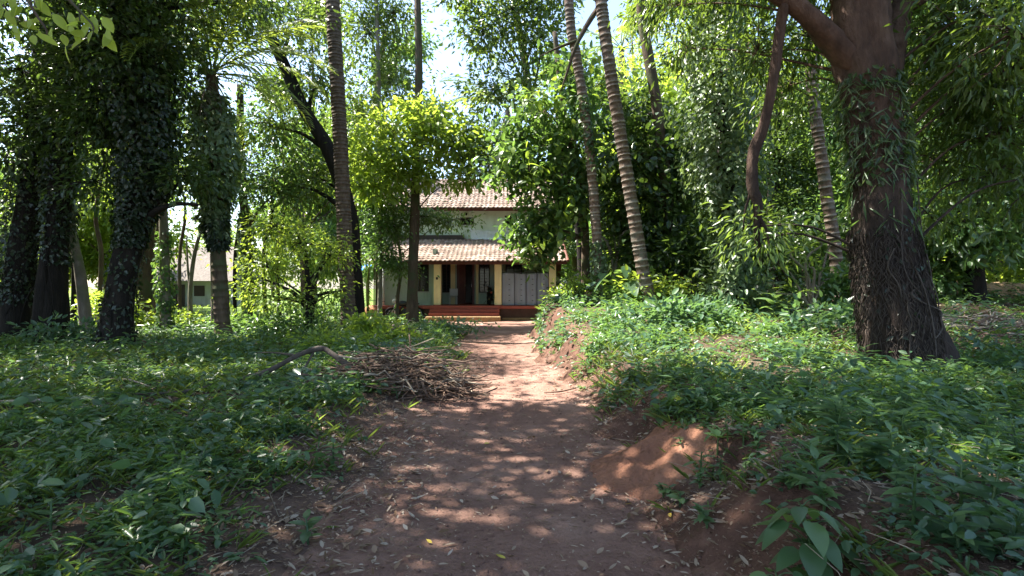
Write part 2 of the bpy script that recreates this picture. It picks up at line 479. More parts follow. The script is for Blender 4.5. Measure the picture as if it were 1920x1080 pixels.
def tube_vf(pts, rad, sides=8, cap=True, jit=0.0, seed=0, sub=0):
    pts = np.asarray([tuple(p) for p in pts], float)
    if sub:
        n0 = len(pts)
        rad = np.asarray(rad, float) * np.ones(n0)
        pts2 = catmull(pts, sub)
        rad = np.interp(np.linspace(0, n0 - 1, len(pts2)), np.arange(n0), rad)
        pts = pts2
    n = len(pts)
    rad = np.asarray(rad, float) * np.ones(n)
    tan = np.gradient(pts, axis=0)
    tan /= np.linalg.norm(tan, axis=1)[:, None] + 1e-9
    ref = np.array([0, 1, 0.]) if abs(tan[0][1]) < .8 else np.array([1., 0, 0])
    rs = np.random.default_rng(seed)
    ph = rs.random(6) * 6.28
    v = np.zeros((n, sides, 3))
    a = np.arange(sides) * 2 * np.pi / sides
    for i in range(n):
        s = np.cross(tan[i], ref); s /= np.linalg.norm(s) + 1e-9
        b = np.cross(s, tan[i])
        ref = b
        r = rad[i] * np.ones(sides)
        if jit:
            hgt = i * .55
            r = r * (1 + jit * (np.sin(3 * a + ph[0] + hgt * .3) * .5 + np.sin(5 * a + ph[1] - hgt * .5) * .4 + np.sin(2 * a + hgt + ph[2]) * .4) + jit * (rs.random(sides) - .5) * .7)
        v[i] = pts[i] + np.outer(np.cos(a) * r, s) + np.outer(np.sin(a) * r, b)
    v = v.reshape(-1, 3)
    f = [(i * sides + j, i * sides + (j + 1) % sides, (i + 1) * sides + (j + 1) % sides, (i + 1) * sides + j) for i in range(n - 1) for j in range(sides)]
    if cap:
        f.append(tuple(range(sides))[::-1])
        f.append(tuple((n - 1) * sides + j for j in range(sides)))
    return v, f

def tag(o, label=None, cat=None, group=None, kind=None):
    if label: o['label'] = label
    if cat: o['category'] = cat
    if group: o['group'] = group
    if kind: o['kind'] = kind
    return o

def thing(name, label, cat, loc=(0, 0, 0), group=None):
    o = bpy.data.objects.new(name, None)
    o.empty_display_size = .2
    COL.objects.link(o)
    o.location = loc
    return tag(o, label, cat, group)

def link(name, me, parent=None, loc=None, mtx=None):
    o = bpy.data.objects.new(name, me)
    COL.objects.link(o)
    if parent is not None: o.parent = parent
    if mtx is not None: o.matrix_basis = mtx
    elif loc is not None: o.location = loc
    return o

# ---------------------------------------------------------------- leaves
def unit(a):
    return a / (np.linalg.norm(a, axis=1)[:, None] + 1e-9)

def leaves_mesh(name, P, D, Nn, L, Wd, mat, hexa=False, fold=.12, sag=.12, org=(0, 0, 0), u=None):
    P = np.asarray(P, float) - np.array(org)
    n = len(P)
    D = unit(D)
    S = unit(np.cross(D, Nn)); Nn = np.cross(S, D)
    L = (np.ones(n) * L)[:, None]; Wd = (np.ones(n) * Wd)[:, None]
    if u is None: u = rng.random(n)
    if not hexa:
        v = np.stack([P, P + D * L * .45 + S * Wd * .5 + Nn * Wd * fold, P + D * L - Nn * L * sag, P + D * L * .45 - S * Wd * .5 + Nn * Wd * fold], 1)
        f = np.arange(n)[:, None] * 4
        F = np.concatenate([f + np.array([0, 1, 2]), f + np.array([0, 2, 3])], 1).reshape(-1, 3)
        return raw_mesh(name, v.reshape(-1, 3), F, 3, mat, False, np.repeat(u, 2))
    v = np.stack([P,
                  P + D * L * .28 + S * Wd * .44 + Nn * Wd * fold, P + D * L * .66 + S * Wd * .40 + Nn * (Wd * fold - L * sag * .4),
                  P + D * L - Nn * L * sag,
                  P + D * L * .66 - S * Wd * .40 + Nn * (Wd * fold - L * sag * .4), P + D * L * .28 - S * Wd * .44 + Nn * Wd * fold], 1)
    f = np.arange(n)[:, None] * 6
    F = np.concatenate([f + np.array([0, 1, 2, 3]), f + np.array([0, 3, 4, 5])], 1).reshape(-1, 4)
    return raw_mesh(name, v.reshape(-1, 3), F, 4, mat, False, np.repeat(u, 2))

def leaf_template(name, L, Wd, mat, curl=.18, fold=.10, shape='oval', n=6):
    """one big leaf with a midrib: +Y length, Z up"""
    v = []; f = []
    for i in range(n + 1):
        t = i / n
        if shape == 'oval': w = math.sin(math.pi * t ** .85) ** .8
        elif shape == 'lance': w = math.sin(math.pi * t ** .75) ** 1.1
        elif shape == 'heart': w = (math.sin(math.pi * (t * .9 + .1)) ** .7) * (1.25 - .7 * t) if t < 1 else 0
        else: w = math.sin(math.pi * t ** 1.3) ** .7           # broad at the end
        if i == 0: w = max(w, .04) if shape != 'heart' else .5
        w = max(w, .02)
        y = L * t; z = -curl * L * t * t
        v += [(-Wd * .5 * w, y, z + fold * Wd * w), (0, y, z), (Wd * .5 * w, y, z + fold * Wd * w)]
    for i in range(n):
        a = i * 3
        f += [(a, a + 1, a + 4, a + 3), (a + 1, a + 2, a + 5, a + 4)]
    me = bpy.data.meshes.new(name)
    me.from_pydata(v, [], f)
    me.polygons.foreach_set('use_smooth', np.ones(len(f), bool))
    me.materials.append(M[mat])
    me.update()
    return me

def basis(pos, d, nrm, s=1.0):
    d = Vector(d).normalized(); x = d.cross(Vector(nrm)).normalized(); z = x.cross(d)
    m = Matrix.Identity(4)
    for i in range(3):
        m[i][0] = x[i] * s; m[i][1] = d[i] * s; m[i][2] = z[i] * s; m[i][3] = pos[i]
    return m

def rnd_dir(n, up=0.0):
    d = rng.normal(size=(n, 3)); d[:, 2] += up
    return unit(d)

def subs_in(clumps, per_m2=1.0, shell=2.4):
    """sub-centres spread in ellipsoid clumps ((c),(rx,ry,rz),count)"""
    out = []; outw = []
    for c, r, cnt in clumps:
        d = rnd_dir(cnt)
        q = rng.random(cnt) ** (1 / shell)
        q = q * (1 + .32 * np.sin(d[:, 0] * 4 + d[:, 2] * 5 + c[0]) + .18 * np.sin(d[:, 1] * 9 - d[:, 0] * 7 + c[2] * 3))
        stray = rng.random(cnt) < .12
        q = np.where(stray, q * rng.uniform(1.1, 1.6, cnt), q)
        out.append(np.array(tuple(c)) + d * q[:, None] * np.array(r)); outw.append(d)
    return np.concatenate(out), np.concatenate(outw)

def leaf_cloud(name, subs, outd, per, sig, L, ar, mat, droop=.35, hexa=False, org=(0, 0, 0), upb=1.0, keep=None):
    n = len(subs) * per
    C = np.repeat(subs, per, 0); O = np.repeat(outd, per, 0)
    ss = np.repeat(.55 + .75 * rng.random(len(subs)), per)[:, None]
    off = rng.normal(size=(n, 3)) * np.array([1, 1, .7]) * sig * ss
    P = C + off
    if keep is not None:
        k = keep(P); P = P[k]; O = O[k]; off = off[k]; n = len(P)
    D = unit(off) * .8 + O * .5 + rng.normal(size=(n, 3)) * .45
    D[:, 2] -= droop
    Nn = rng.normal(size=(n, 3)) * .55; Nn[:, 2] += upb
    ll = L * (.65 + .7 * rng.random(n))
    uc = np.repeat(rng.random(len(subs)), per)
    if keep is not None: uc = uc[k]
    u = np.clip(.55 * rng.random(n) + .45 * uc, 0, 1)
    return leaves_mesh(name, P, D, Nn, ll, ll * ar, mat, hexa, org=org, u=u)

def twig_mesh(name, A, B, r0, r1, mat, org):
    """thin three-sided twigs from A to B, bent"""
    n = len(A)
    T = unit(B - A)
    ref = np.tile(np.array([0.31, .2, .93]), (n, 1))
    S = unit(np.cross(T, ref)); Bn = np.cross(S, T)
    mid = (A + B) / 2 + rng.normal(size=(n, 3)) * np.linalg.norm(B - A, axis=1)[:, None] * .10
    rings = []
    for p, r in ((A, r0), (mid, (r0 + r1) / 2), (B, r1)):
        for j in range(3):
            a = j * 2.0944
            rings.append(p + S * (math.cos(a) * r) + Bn * (math.sin(a) * r))
    v = np.stack(rings, 1).reshape(-1, 3) - np.array(org)
    f = np.arange(n)[:, None] * 9
    fs = []
    for k in range(2):
        for j in range(3):
            fs.append(f + np.array([k * 3 + j, k * 3 + (j + 1) % 3, k * 3 + 3 + (j + 1) % 3, k * 3 + 3 + j]))
    return raw_mesh(name, v, np.concatenate(fs, 1).reshape(-1, 4), 4, mat)

def trunk_path(base, pix):
    """base (px, Y[, py]) on the ground then pixel way-points (px, py[, Y])"""
    px, Y = base[:2]
    x = (px - 960) * Y / FPX
    pts = [Vector((x, Y, g1(x, Y) - .12))]
    for q in pix:
        pts.append(W(q[0], q[1], q[2] if len(q) > 2 else Y))
    return pts

def make_tree(name, label, cat, base, pix, rad, crown, leafmat, L=.16, ar=.42, per=14, sig=.28, bk='bark_dark', limbs=(), ivy=None,
              jit=.10, sides=12, group=None, droop=.35, hexa=False, flare=1.35, twigs=.35, keep=None, trunk_mat_sub=6, limb_max=.2):
    pts = trunk_path(base, pix)
    org = tuple(pts[0] + Vector((0, 0, .12)))
    root = thing(name, label, cat, org, group)
    n = len(pts)
    rad = np.interp(np.linspace(0, 1, n), np.linspace(0, 1, len(rad)), rad)
    P = catmull(pts, trunk_mat_sub)
    R = np.interp(np.linspace(0, n - 1, len(P)), np.arange(n), rad)
    hgt = P[:, 2] - P[0, 2]
    R = R * (1 + (flare - 1) * np.exp(-hgt / .45))
    m = MB(); m.tube(P, R, sides, True, jit, hash(label) % 1000 if False else len(label))
    m.build('trunk', bk, root, True)
    for lp in limbs:
        lpts, lr = lp[0], lp[1]
        m = MB(); m.tube([tuple(q) for q in lpts], lr, 8, True, .12, len(lpts), sub=6)
        m.build('limb', lp[2] if len(lp) > 2 else bk, root, True)
    if crown:
        # limbs out to each clump
        for c, r, cnt in crown:
            c = np.array(tuple(c))
            # leave the trunk below the clump if there is trunk there
            zt = c[2] - .5 - .35 * np.linalg.norm((c - P[-1])[:2])
            i = int(np.argmin(np.abs(P[:, 2] - zt) + 0.25 * np.linalg.norm(P[:, :2] - c[:2], axis=1)))
            i = max(i, int(len(P) * .3))
            A = P[i]
            mid = A * .45 + c * .55 + np.array([0, 0, .18 * np.linalg.norm(c - A)]) * .5 + rng.normal(size=3) * .12
            r0 = min(limb_max, max(.018, R[i] * .42))
            m = MB(); m.tube([A, mid, c], [r0, r0 * .55, .014], 6, False, .1, i, sub=5)
            m.build('limb', bk, root, True)
        subs, od = subs_in(crown)
        if keep is not None:
            k = keep(subs); subs = subs[k]; od = od[k]
        if twigs:
            idx = np.flatnonzero(rng.random(len(subs)) < twigs)
            cc = np.concatenate([np.tile(np.array(tuple(c)), (cnt, 1)) for c, r, cnt in crown])
            if keep is not None: cc = cc[k]
            link('twigs', twig_mesh('twigs', cc[idx], subs[idx], .014, .004, bk, org), root)['kind'] = 'stuff'
        link('crown', leaf_cloud('crown', subs, od, per, sig, L, ar, leafmat, droop, hexa, org), root)
    if ivy:
        for iv in (ivy if isinstance(ivy, list) else [ivy]):
            link('ivy', ivy_mesh(P, R, org, **iv), root)
    return root

def ivy_mesh(P, R, org, z0, z1, thick, n, L=.13, ar=.7, mat='leaf_ivy', lump=.5, hexa=False):
    z = rng.random(n) * (z1 - z0) + z0
    px = np.interp(z, P[:, 2], P[:, 0]); py = np.interp(z, P[:, 2], P[:, 1]); r = np.interp(z, P[:, 2], R)
    a = rng.random(n) * 6.283
    ln = vnoise(a * 1.4 + z * .3, z * 1.6, .8, 8)
    rag = vnoise(a * 2.2, a * 0 + z0, 1.0, 9) * 1.3
    edge = np.minimum(1, np.minimum((z - z0 - rag) + .5, (z1 - z) + .4) / 2.4)
    big = vnoise(np.cos(a) * 1.2 + 5, z + np.sin(a) * 1.2, 1.15, 14)
    t = thick * (1 - lump + lump * 2 * ln) * (.30 + 1.35 * big) * np.clip(edge, .06, 1)
    rr = r + t * (rng.random(n) ** .6) + .01
    ra = np.stack([np.cos(a), np.sin(a), np.zeros(n)], 1)
    Pp = np.stack([px, py, z], 1) + ra * rr[:, None]
    tg = np.stack([-np.sin(a), np.cos(a), np.zeros(n)], 1)
    D = tg * rng.normal(size=(n, 1)) * .7 + ra * .35 + np.array([0, 0, -.75]) + rng.normal(size=(n, 3)) * .3
    Nn = ra * .8 + np.array([0, 0, .6]) + rng.normal(size=(n, 3)) * .45
    ll = L * (.6 + .8 * rng.random(n))
    return leaves_mesh('ivy', Pp, D, Nn, ll, ll * ar, mat, hexa, org=org)

def clump(px, py, Y, r, cnt):
    if isinstance(r, (int, float)): r = (r, r, r * .75)
    return (W(px, py, Y), r, cnt)

# ================================================================ THE SETTING
# ---- ground: one sheet to the horizon, fine near the camera
def axis(a, b, step, far, k):
    core = np.arange(a, b + 1e-6, step)
    up = [b]; s = step
    while up[-1] < far: s *= k; up.append(up[-1] + s)
    dn = [a]; s = step
    while dn[-1] > -far: s *= k; dn.append(dn[-1] - s)
    return np.concatenate([np.array(dn[1:][::-1]), core, np.array(up[1:])])
def axis_y():
    a = [1.2]; s = .05
    while a[-1] < 28:
        s = .05 + .0065 * max(0, a[-1] - 3); a.append(a[-1] + s)
    while a[-1] < 900: s *= 1.22; a.append(a[-1] + s)
    d = [1.2]; s = .1
    while d[-1] > -60: s *= 1.25; d.append(d[-1] - s)
    return np.array(d[1:][::-1] + a)
gx = axis(-7, 7, .085, 700, 1.07); gy = axis_y()
XX, YY = np.meshgrid(gx, gy)
ZZ = gz(XX, YY)
hillmask = sm((YY - 60) / 200)
V = np.stack([XX, YY, ZZ], 2).reshape(-1, 3)
nx, ny = len(gx), len(gy)
i0 = (np.arange(ny - 1)[:, None] * nx + np.arange(nx - 1)[None, :]).ravel()
ground = link('ground', raw_mesh('ground', V, np.stack([i0, i0 + 1, i0 + nx + 1, i0 + nx], 1), 4, 'ground'))
at = ground.data.attributes.new('trod', 'FLOAT', 'POINT')
_dl, _dr = edges(XX, YY)
at.data.foreach_set('value', (np.clip(np.exp(-np.maximum(np.maximum(_dl, _dr), 0) / .7) * 1.15, 0, 1)).ravel().astype(np.float32))
tag(ground, 'brown soil ground under the trees on both sides of the track', None, None, 'structure')

# ---- path
py_ = np.concatenate([np.arange(-4, 1.5, .25), np.arange(1.5, 12, .06), np.arange(12, 26.9, .12)])
pu = np.linspace(-.30, 1.30, 62)
PU, PY = np.meshgrid(pu, py_)
xl = np.interp(PY, YK, XL); xr = np.interp(PY, YK, XR)
PX = xl + (xr - xl) * PU
PZ = .004 + (vnoise(PX, PY, .9, 21) - .5) * .05 + (vnoise(PX, PY, .28, 22) - .5) * .022 + (vnoise(PX, PY, .1, 23) - .5) * .012
PZ += .03 * (np.abs(PU - .5) * 2) ** 2 - .02                       # shallow hollow worn along the middle
PZ += sm((PY - 9) / 3) * sm((17 - PY) / 3) * .035 * np.sin(PY * 3.1 + PX * .6)
PZ -= .25 * np.clip(np.abs(PU - .5) * 2 - 1.18, 0, 1)
V = np.stack([PX, PY, PZ], 2).reshape(-1, 3)
nx, ny = len(pu), len(py_)
i0 = (np.arange(ny - 1)[:, None] * nx + np.arange(nx - 1)[None, :]).ravel()
path = link('path', raw_mesh('path', V, np.stack([i0, i0 + 1, i0 + nx + 1, i0 + nx], 1), 4, 'path'))
tag(path, 'reddish brown dirt track leading straight to the house', None, None, 'structure')

def pathz(x, y):
    xl = np.interp(y, YK, XL); xr = np.interp(y, YK, XR); u = (x - xl) / (xr - xl)
    z = .004 + (vnoise(x, y, .9, 21) - .5) * .05 + (vnoise(x, y, .28, 22) - .5) * .022 + (vnoise(x, y, .1, 23) - .5) * .012
    u = np.clip(u, -.4, 1.4)
    z = z + .03 * (np.abs(u - .5) * 2) ** 2 - .02 + sm((y - 9) / 3) * sm((17 - y) / 3) * .035 * np.sin(y * 3.1 + x * .6)
    return z - .25 * np.clip(np.abs(u - .5) * 2 - 1.18, 0, 1)
def topz(x, y):
    return np.maximum(gz(x, y), pathz(np.asarray(x, float), np.asarray(y, float)))
# ================================================================ THE HOUSE
house = thing('house', 'pale mint two storey house with tiled roofs and columned veranda', 'house', (-2.2, 27, 0))
def hp(name, mat, *boxes, b=0.0, parent=None):
    m = MB()
    for q in boxes: m.box(*q, b=b)
    return m.build(name, mat, parent or house)

def tiled_roof(x0, x1, y0, z0, y1, z1, parent, name='roof', thick=.05, tw=.235, tl=.30):
    sl = math.hypot(y1 - y0, z1 - z0)
    ty, tz = (y1 - y0) / sl, (z1 - z0) / sl
    ny_, nz_ = -tz, ty
    deck = MB()
    a = .03
    v = []
    for (s, h) in ((0.03, -.02), (sl - .02, -.02), (sl - .02, -.02 - thick), (0.03, -.02 - thick)):
        for x in (x0 + .03, x1 - .03):
            v.append((x, y0 + ty * s + ny_ * h, z0 + tz * s + nz_ * h))
    deck.add(v, [(0, 1, 3, 2), (2, 3, 5, 4), (4, 5, 7, 6), (6, 7, 1, 0), (0, 2, 4, 6), (1, 7, 5, 3)])
    rf = deck.build(name, 'wood_rafter', parent)
    nc = int((x1 - x0) / tw); nr = int(math.ceil(sl / tl))
    tw2 = (x1 - x0) / nc; tl2 = sl / nr
    prof_x = np.array([0, .18, .42, .58, .82, 1.0]); prof_h = np.array([.012, .012, .052, .052, .012, .012])
    vs = []; fs = []; us = []; k = 0
    for r in range(nr):
        for c in range(nc):
            jx, jh, js = rng.normal() * .006, rng.normal() * .004, rng.normal() * .012
            vv = []
            for s, h in ((r * tl2 + js - .05, .034), (r * tl2 + tl2 + .01, .002), (r * tl2 + js - .05, -.012)):
                for q, ph in zip(prof_x, prof_h):
                    hh = h + ph + jh
                    vv.append((x0 + (c + q) * tw2 + jx, y0 + ty * s + ny_ * hh, z0 + tz * s + nz_ * hh))
            vs += vv
            for j in range(5):
                fs.append((k + j, k + j + 1, k + 6 + j + 1, k + 6 + j))
                fs.append((k + 12 + j, k + 12 + j + 1, k + j + 1, k + j))
            us += [rng.random()] * 10
            k += 18
    t = link('tiles', raw_mesh('tiles', np.array(vs) - np.array(world_org(rf)), np.array(fs), 4, 'tile', False, us), rf)
    t['kind'] = 'stuff'
    return rf

# plinth and steps
hp('plinth', 'plinth_dark', (-7.1, 2.35, 26.62, 36, -.2, .56))
hp('floor_slab', 'oxide', (-7.15, 2.42, 26.52, 36.05, .56, .71), b=.02)
hp('base_course', 'stone_ochre', (-4.15, -.55, 25.55, 26.6, -.1, .23), b=.03)
hp('step', 'oxide', (-4.05, -.62, 25.85, 26.6, .23, .385), b=.015)
hp('step', 'oxide', (-4.05, -.62, 26.12, 26.6, .388, .545), b=.015)
hp('step', 'oxide', (-4.05, -.62, 26.36, 26.61, .548, .722), b=.015)
hp('base_course', 'stone_ochre', (-.5, 2.45, 26.35, 26.6, -.1, .12), b=.03)
# columns with small base and neck
for cx in (-3.74, -.70, 2.03):
    m = MB(); m.box(cx - .175, cx + .175, 26.66, 27.0, .705, 2.93, b=.012)
    col_o = m.build('column', 'cream', house)
    hp('column_base', 'oxide', (cx - .2, cx + .2, 26.63, 27.03, .70, .76), b=.01, parent=col_o)
# small meter fixed to the first column
hp('meter_box', 'iron', (-3.80, -3.70, 26.62, 26.66, 2.02, 2.14), b=.006)
# veranda beam under the eave
hp('eave_beam', 'wood_rafter', (-4.0, 2.3, 26.72, 26.92, 2.93, 3.06))

# ground floor walls (with real openings made by butting pieces)
def wall_y(name, mat, x0, x1, y, z0, z1, openings, th=.22):
    m = MB()
    xs = [x0]
    for (a, b_, c, d) in sorted(openings):
        m.box(xs[-1], a, y, y + th, z0, z1)
        if c > z0: m.box(a, b_, y, y + th, z0, c)
        if d < z1: m.box(a, b_, y, y + th, d, z1)
        xs.append(b_)
    m.box(xs[-1], x1, y, y + th, z0, z1)
    return m.build(name, mat, house)

def window(x0, x1, z0, z1, y, bars=True, shutter=None, depth=.12):
    wd = MB()
    f = .055
    wd.box(x0, x1, y - .02, y + .07, z0, z0 + f); wd.box(x0, x1, y - .02, y + .07, z1 - f, z1)
    wd.box(x0, x0 + f, y - .022, y + .072, z0 + f, z1 - f); wd.box(x1 - f, x1, y - .022, y + .072, z0 + f, z1 - f)
    w = wd.build('window', 'wood_dark', house)
    mid = (x0 + x1) / 2
    hp('mullion', 'wood_dark', (mid - .025, mid + .025, y - .01, y + .06, z0 + f, z1 - f), parent=w)
    for a, b_ in ((x0 + f, mid - .025), (mid + .025, x1 - f)):
        hp('pane', 'glass_dark', (a, b_, y + .045, y + .055, z0 + f, z1 - f), parent=w)
    if bars:
        n = max(2, int((z1 - z0) / .16))
        for i in range(n):
            z = z0 + f + (z1 - z0 - 2 * f) * (i + .5) / n
            hp('bar', 'iron', (x0 + f, x1 - f, y + .012, y + .026, z - .008, z + .008), parent=w)
    hp('sill', 'wall_grey', (x0 - .06, x1 + .06, y - .07, y + .02, z0 - .06, z0 - .003), parent=w)
    return w

# left wing wall
wall_y('wall', 'wall_green', -6.55, -4.02, 27.6, .70, 3.55, [(-5.28, -4.30, 1.42, 2.93)])
window(-5.28, -4.30, 1.42, 2.93, 27.66)
hp('wall', 'wall_green', (-4.02, -3.86, 27.0, 29.32, .705, 3.6))
hp('wall', 'wall_green', (-6.77, -6.55, 27.6, 35.8, .70, 4.3))
# entrance wall at the back of the veranda
wall_y('wall', 'wall_green', -3.86, 2.02, 29.32, .705, 4.2, [(-3.86 + .02, -3.38, 1.35, 3.02), (-3.02, -2.06, .705, 3.08), (-1.82, -1.22, 1.35, 3.02), (-.35, .55, 1.45, 2.95)])
window(-3.84, -3.38, 1.35, 3.02, 29.36)
window(-1.82, -1.22, 1.35, 3.02, 29.36)
window(-.35, .55, 1.45, 2.95, 29.36)
for a, b_ in ((-3.38, -3.12), (-1.99, -1.84)):
    hp('pilaster', 'cream', (a + .02, b_, 29.22, 29.318, .712, 3.4))
# door: frame, two leaves ajar, panels, handle
m = MB(); m.box(-3.02, -2.92, 29.22, 29.50, .71, 3.08); m.box(-2.16, -2.06, 29.22, 29.50, .71, 3.08); m.box(-2.92, -2.16, 29.22, 29.50, 2.96, 3.08)
dr = m.build('door', 'wood_red', house)
for sgn, hx in ((1, -2.92), (-1, -2.16)):
    m = MB()
    w = .375
    R = Matrix.Rotation(math.radians(18 * sgn if sgn > 0 else -78), 3, 'Z')
    x0, x1 = (0, w) if sgn > 0 else (-w, 0)
    m.box(x0 + hx, x1 + hx, 29.33, 29.375, .73, 2.95, rot=R, org=(hx, 29.34, 0))
    lf = m.build('door_leaf', 'wood_red', dr)
    for zz in (.85, 1.55, 2.25):
        m = MB(); m.box(x0 + hx + .06, x1 + hx - .06, 29.315, 29.333, zz, zz + .58, b=.006, rot=R, org=(hx, 29.34, 0))
        m.build('panel', 'wood_red', lf)
    m = MB(); xk = hx + (w - .05) * sgn
    m.box(xk - .015, xk + .015, 29.29, 29.33, 1.65, 1.8, b=.005, rot=R, org=(hx, 29.34, 0)); m.build('handle', 'chrome', lf)
# room behind (dark inside)
hp('interior_wall', 'wall_grey', (-6.5, 2.0, 32.5, 32.6, .72, 4.1))
hp('ceiling', 'wall_grey', (-6.54, 2.0, 29.55, 35.7, 4.2, 4.3))
hp('wall', 'wall_green', (2.02, 2.22, 29.2, 35.8, .705, 4.2))
# right side: grey return wall and dark red board under the eave
hp('wall', 'wall_grey', (2.25, 2.55, 28.3, 29.3, .2, 2.25))
hp('board', 'wood_rafter', (2.24, 2.60, 28.2, 28.3, 2.26, 2.95))
# lower roof over veranda and left wing
lower = tiled_roof(-7.2, 2.72, 26.2, 2.92, 29.38, 4.27, house, 'lower_roof')
hp('fascia', 'wood_rafter', (-7.18, 2.70, 26.24, 26.27, 2.76, 2.885), parent=lower)
for i in range(24):
    x = -7.0 + i * .415
    m = MB(); m.tube([(x, 26.3, 2.86), (x, 29.3, 4.13)], [.035, .035], 4); m.build('rafter', 'wood_rafter', lower)
m = MB(); m.tube([(2.74, 26.15, 2.93), (2.74, 29.4, 4.31)], [.07, .07], 6); m.build('barge_ridge', 'wood_rafter', lower)
hp('flashing', 'metal_flash', (-6.9, -2.62, 29.22, 29.38, 4.26, 4.50), parent=lower)
hp('flashing', 'metal_flash', (-.42, 2.66, 29.22, 29.38, 4.26, 4.50), parent=lower)
# upper storey
m_open = [(-2.86, -2.10, 5.08, 5.50), (-.40, .28, 4.98, 5.60)]
wall_y('upper_wall', 'wall_mint', -6.6, 1.7, 29.4, 4.1, 6.15, m_open)
window(-2.86, -2.10, 5.08, 5.50, 29.46, False)
window(-.40, .28, 4.98, 5.60, 29.46, False)
hp('upper_wall', 'wall_mint', (-6.8, -6.6, 29.4, 35.9, 4.1, 6.2)); hp('upper_wall', 'wall_mint', (1.7, 1.9, 29.4, 35.9, 4.1, 6.2))
hp('upper_wall', 'wall_mint', (-6.6, 1.7, 35.7, 35.9, .7, 6.2))
lamp = hp('wall_lamp', 'iron', (-2.56, -2.46, 29.32, 29.4, 5.66, 5.74)); m = MB(); m.ball((-2.51, 29.29, 5.64), .06); m.build('lamp_globe', 'glass_dark', lamp, True)
upper = tiled_roof(-7.5, 2.4, 28.75, 5.92, 32.9, 8.15, house, 'upper_roof')
back = tiled_roof(-7.5, 2.4, 36.9, 5.92, 32.9, 8.15, house, 'upper_roof')
m = MB(); m.tube([(-7.55, 32.9, 8.2), (2.45, 32.9, 8.2)], [.12, .12], 8); m.build('ridge', 'tile', upper)
hp('fascia', 'wood_rafter', (-7.48, 2.38, 28.79, 28.82, 5.76, 5.885), parent=upper)
for i in range(22):
    x = -7.3 + i * .45
    m = MB(); m.tube([(x, 28.85, 5.86), (x, 29.6, 6.27)], [.035, .035], 4); m.build('rafter', 'wood_rafter', upper)
for sx in (-7.0, 1.85):
    m = MB(); m.add([(sx, 29.4, 6.0), (sx, 35.9, 6.0), (sx, 32.9, 8.05)] + [(sx + .12, 29.4, 6.0), (sx + .12, 35.9, 6.0), (sx + .12, 32.9, 8.05)], [(0, 2, 1), (3, 4, 5), (0, 1, 4, 3), (1, 2, 5, 4), (2, 0, 3, 5)])
    m.build('gable', 'wall_mint', house)
# drain pipe at the left corner
m = MB(); m.tube([(-6.62, 27.5, .05), (-6.62, 27.5, 3.2)], [.055, .055], 8)
dp = m.build('drain_pipe', 'plastic_white', house, True)
for z in (.9, 2.4):
    m = MB(); m.torus((-6.62, 27.5, z), .062, .012, 'Z', 12, 6); m.build('pipe_clip', 'iron', dp)

# ---- grey sheet screens closing the right bay
scr = thing('sheet_screen', 'grey plastic sheet screen closing the bay between two cream columns', 'screen', (.66, 26.84, .72))
xs = [-.50, .13, .71, 1.25, 1.84]
for i in range(4):
    nx_ = 15; v = []; f = []
    for k in range(nx_):
        t = k / (nx_ - 1)
        yy = 26.80 + .018 * math.sin(t * 12 + i) + (i % 2) * .02
        v += [(xs[i] + .008 + (xs[i + 1] - xs[i] - .016) * t, yy, .74), (xs[i] + .008 + (xs[i + 1] - xs[i] - .016) * t, yy, 2.32 + .02 * math.sin(i * 2 + t * 3))]
    for k in range(nx_ - 1): f.append((2 * k, 2 * k + 2, 2 * k + 3, 2 * k + 1))
    m = MB(); m.add(v, f); p = m.build('sheet', 'sheet_grey', scr, True)
    for j in range(5):
        m = MB(); xx = (xs[i] + xs[i + 1]) / 2 + .05
        m.box(xx - .04, xx + .04, 26.765, 26.775, .95 + j * .27, .975 + j * .27); m.build('vent_slot', 'iron', p)
for i in range(5):
    m = MB(); m.box(xs[i] - .014, xs[i] + .014, 26.75, 26.79, .715, 2.36); m.build('post', 'iron', scr)
m = MB(); m.box(xs[0], xs[-1], 26.752, 26.788, 2.36, 2.39); m.build('rail', 'iron', scr)

# ---- net hung on the upper wall, sagging onto the tiles
net = MB(); nu, nv_ = 26, 12; v = []; f = []
for j in range(nv_ + 1):
    t = j / nv_
    for i in range(nu + 1):
        s = i / nu
        x = (-2.34 + 2.2 * s) * (1 - t) + (-2.18 + 1.84 * s) * t
        z = 4.90 - .16 * math.sin(math.pi * s) - t * (.78 - .16 * math.sin(math.pi * s)) + .02 * math.sin(s * 31 + t * 3)
        y = 29.34 - .33 * t ** 1.5 - .03 * math.sin(s * 17)
        z = max(z, 2.92 + (y - 26.2) * .4245 + .14)
        v.append((x, y, z))
for j in range(nv_):
    for i in range(nu):
        a = j * (nu + 1) + i; f.append((a, a + 1, a + nu + 2, a + nu + 1))
net.add(v, f)
no = net.build('hanging_net', 'net', None, True)
tag(no, 'white net slung under the upper windows down onto the veranda tiles', 'net')

# ---- plastic chair on the veranda
ch = thing('plastic_chair', 'white plastic armchair beside the front door on the veranda', 'chair', (-3.15, 28.6, .71))
def chair_part(nm, mat, *b): 
    m = MB()
    for q in b: m.box(*[q[0] - 3.15, q[1] - 3.15, q[2] + 28.6, q[3] + 28.6, q[4] + .71, q[5] + .71], b=.012)
    m.build(nm, mat, ch)
chair_part('seat', 'plastic_white', (-.22, .22, -.22, .22, .40, .43)); chair_part('backrest', 'plastic_white', (-.22, .22, .20, .235, .46, .86))
for sx in (-.2, .17):
    for sy in (-.21, .18): chair_part('leg', 'plastic_white', (sx, sx + .035, sy, sy + .035, .005, .40))
    chair_part('armrest', 'plastic_white', (sx, sx + .035, -.2, .2, .62, .65))
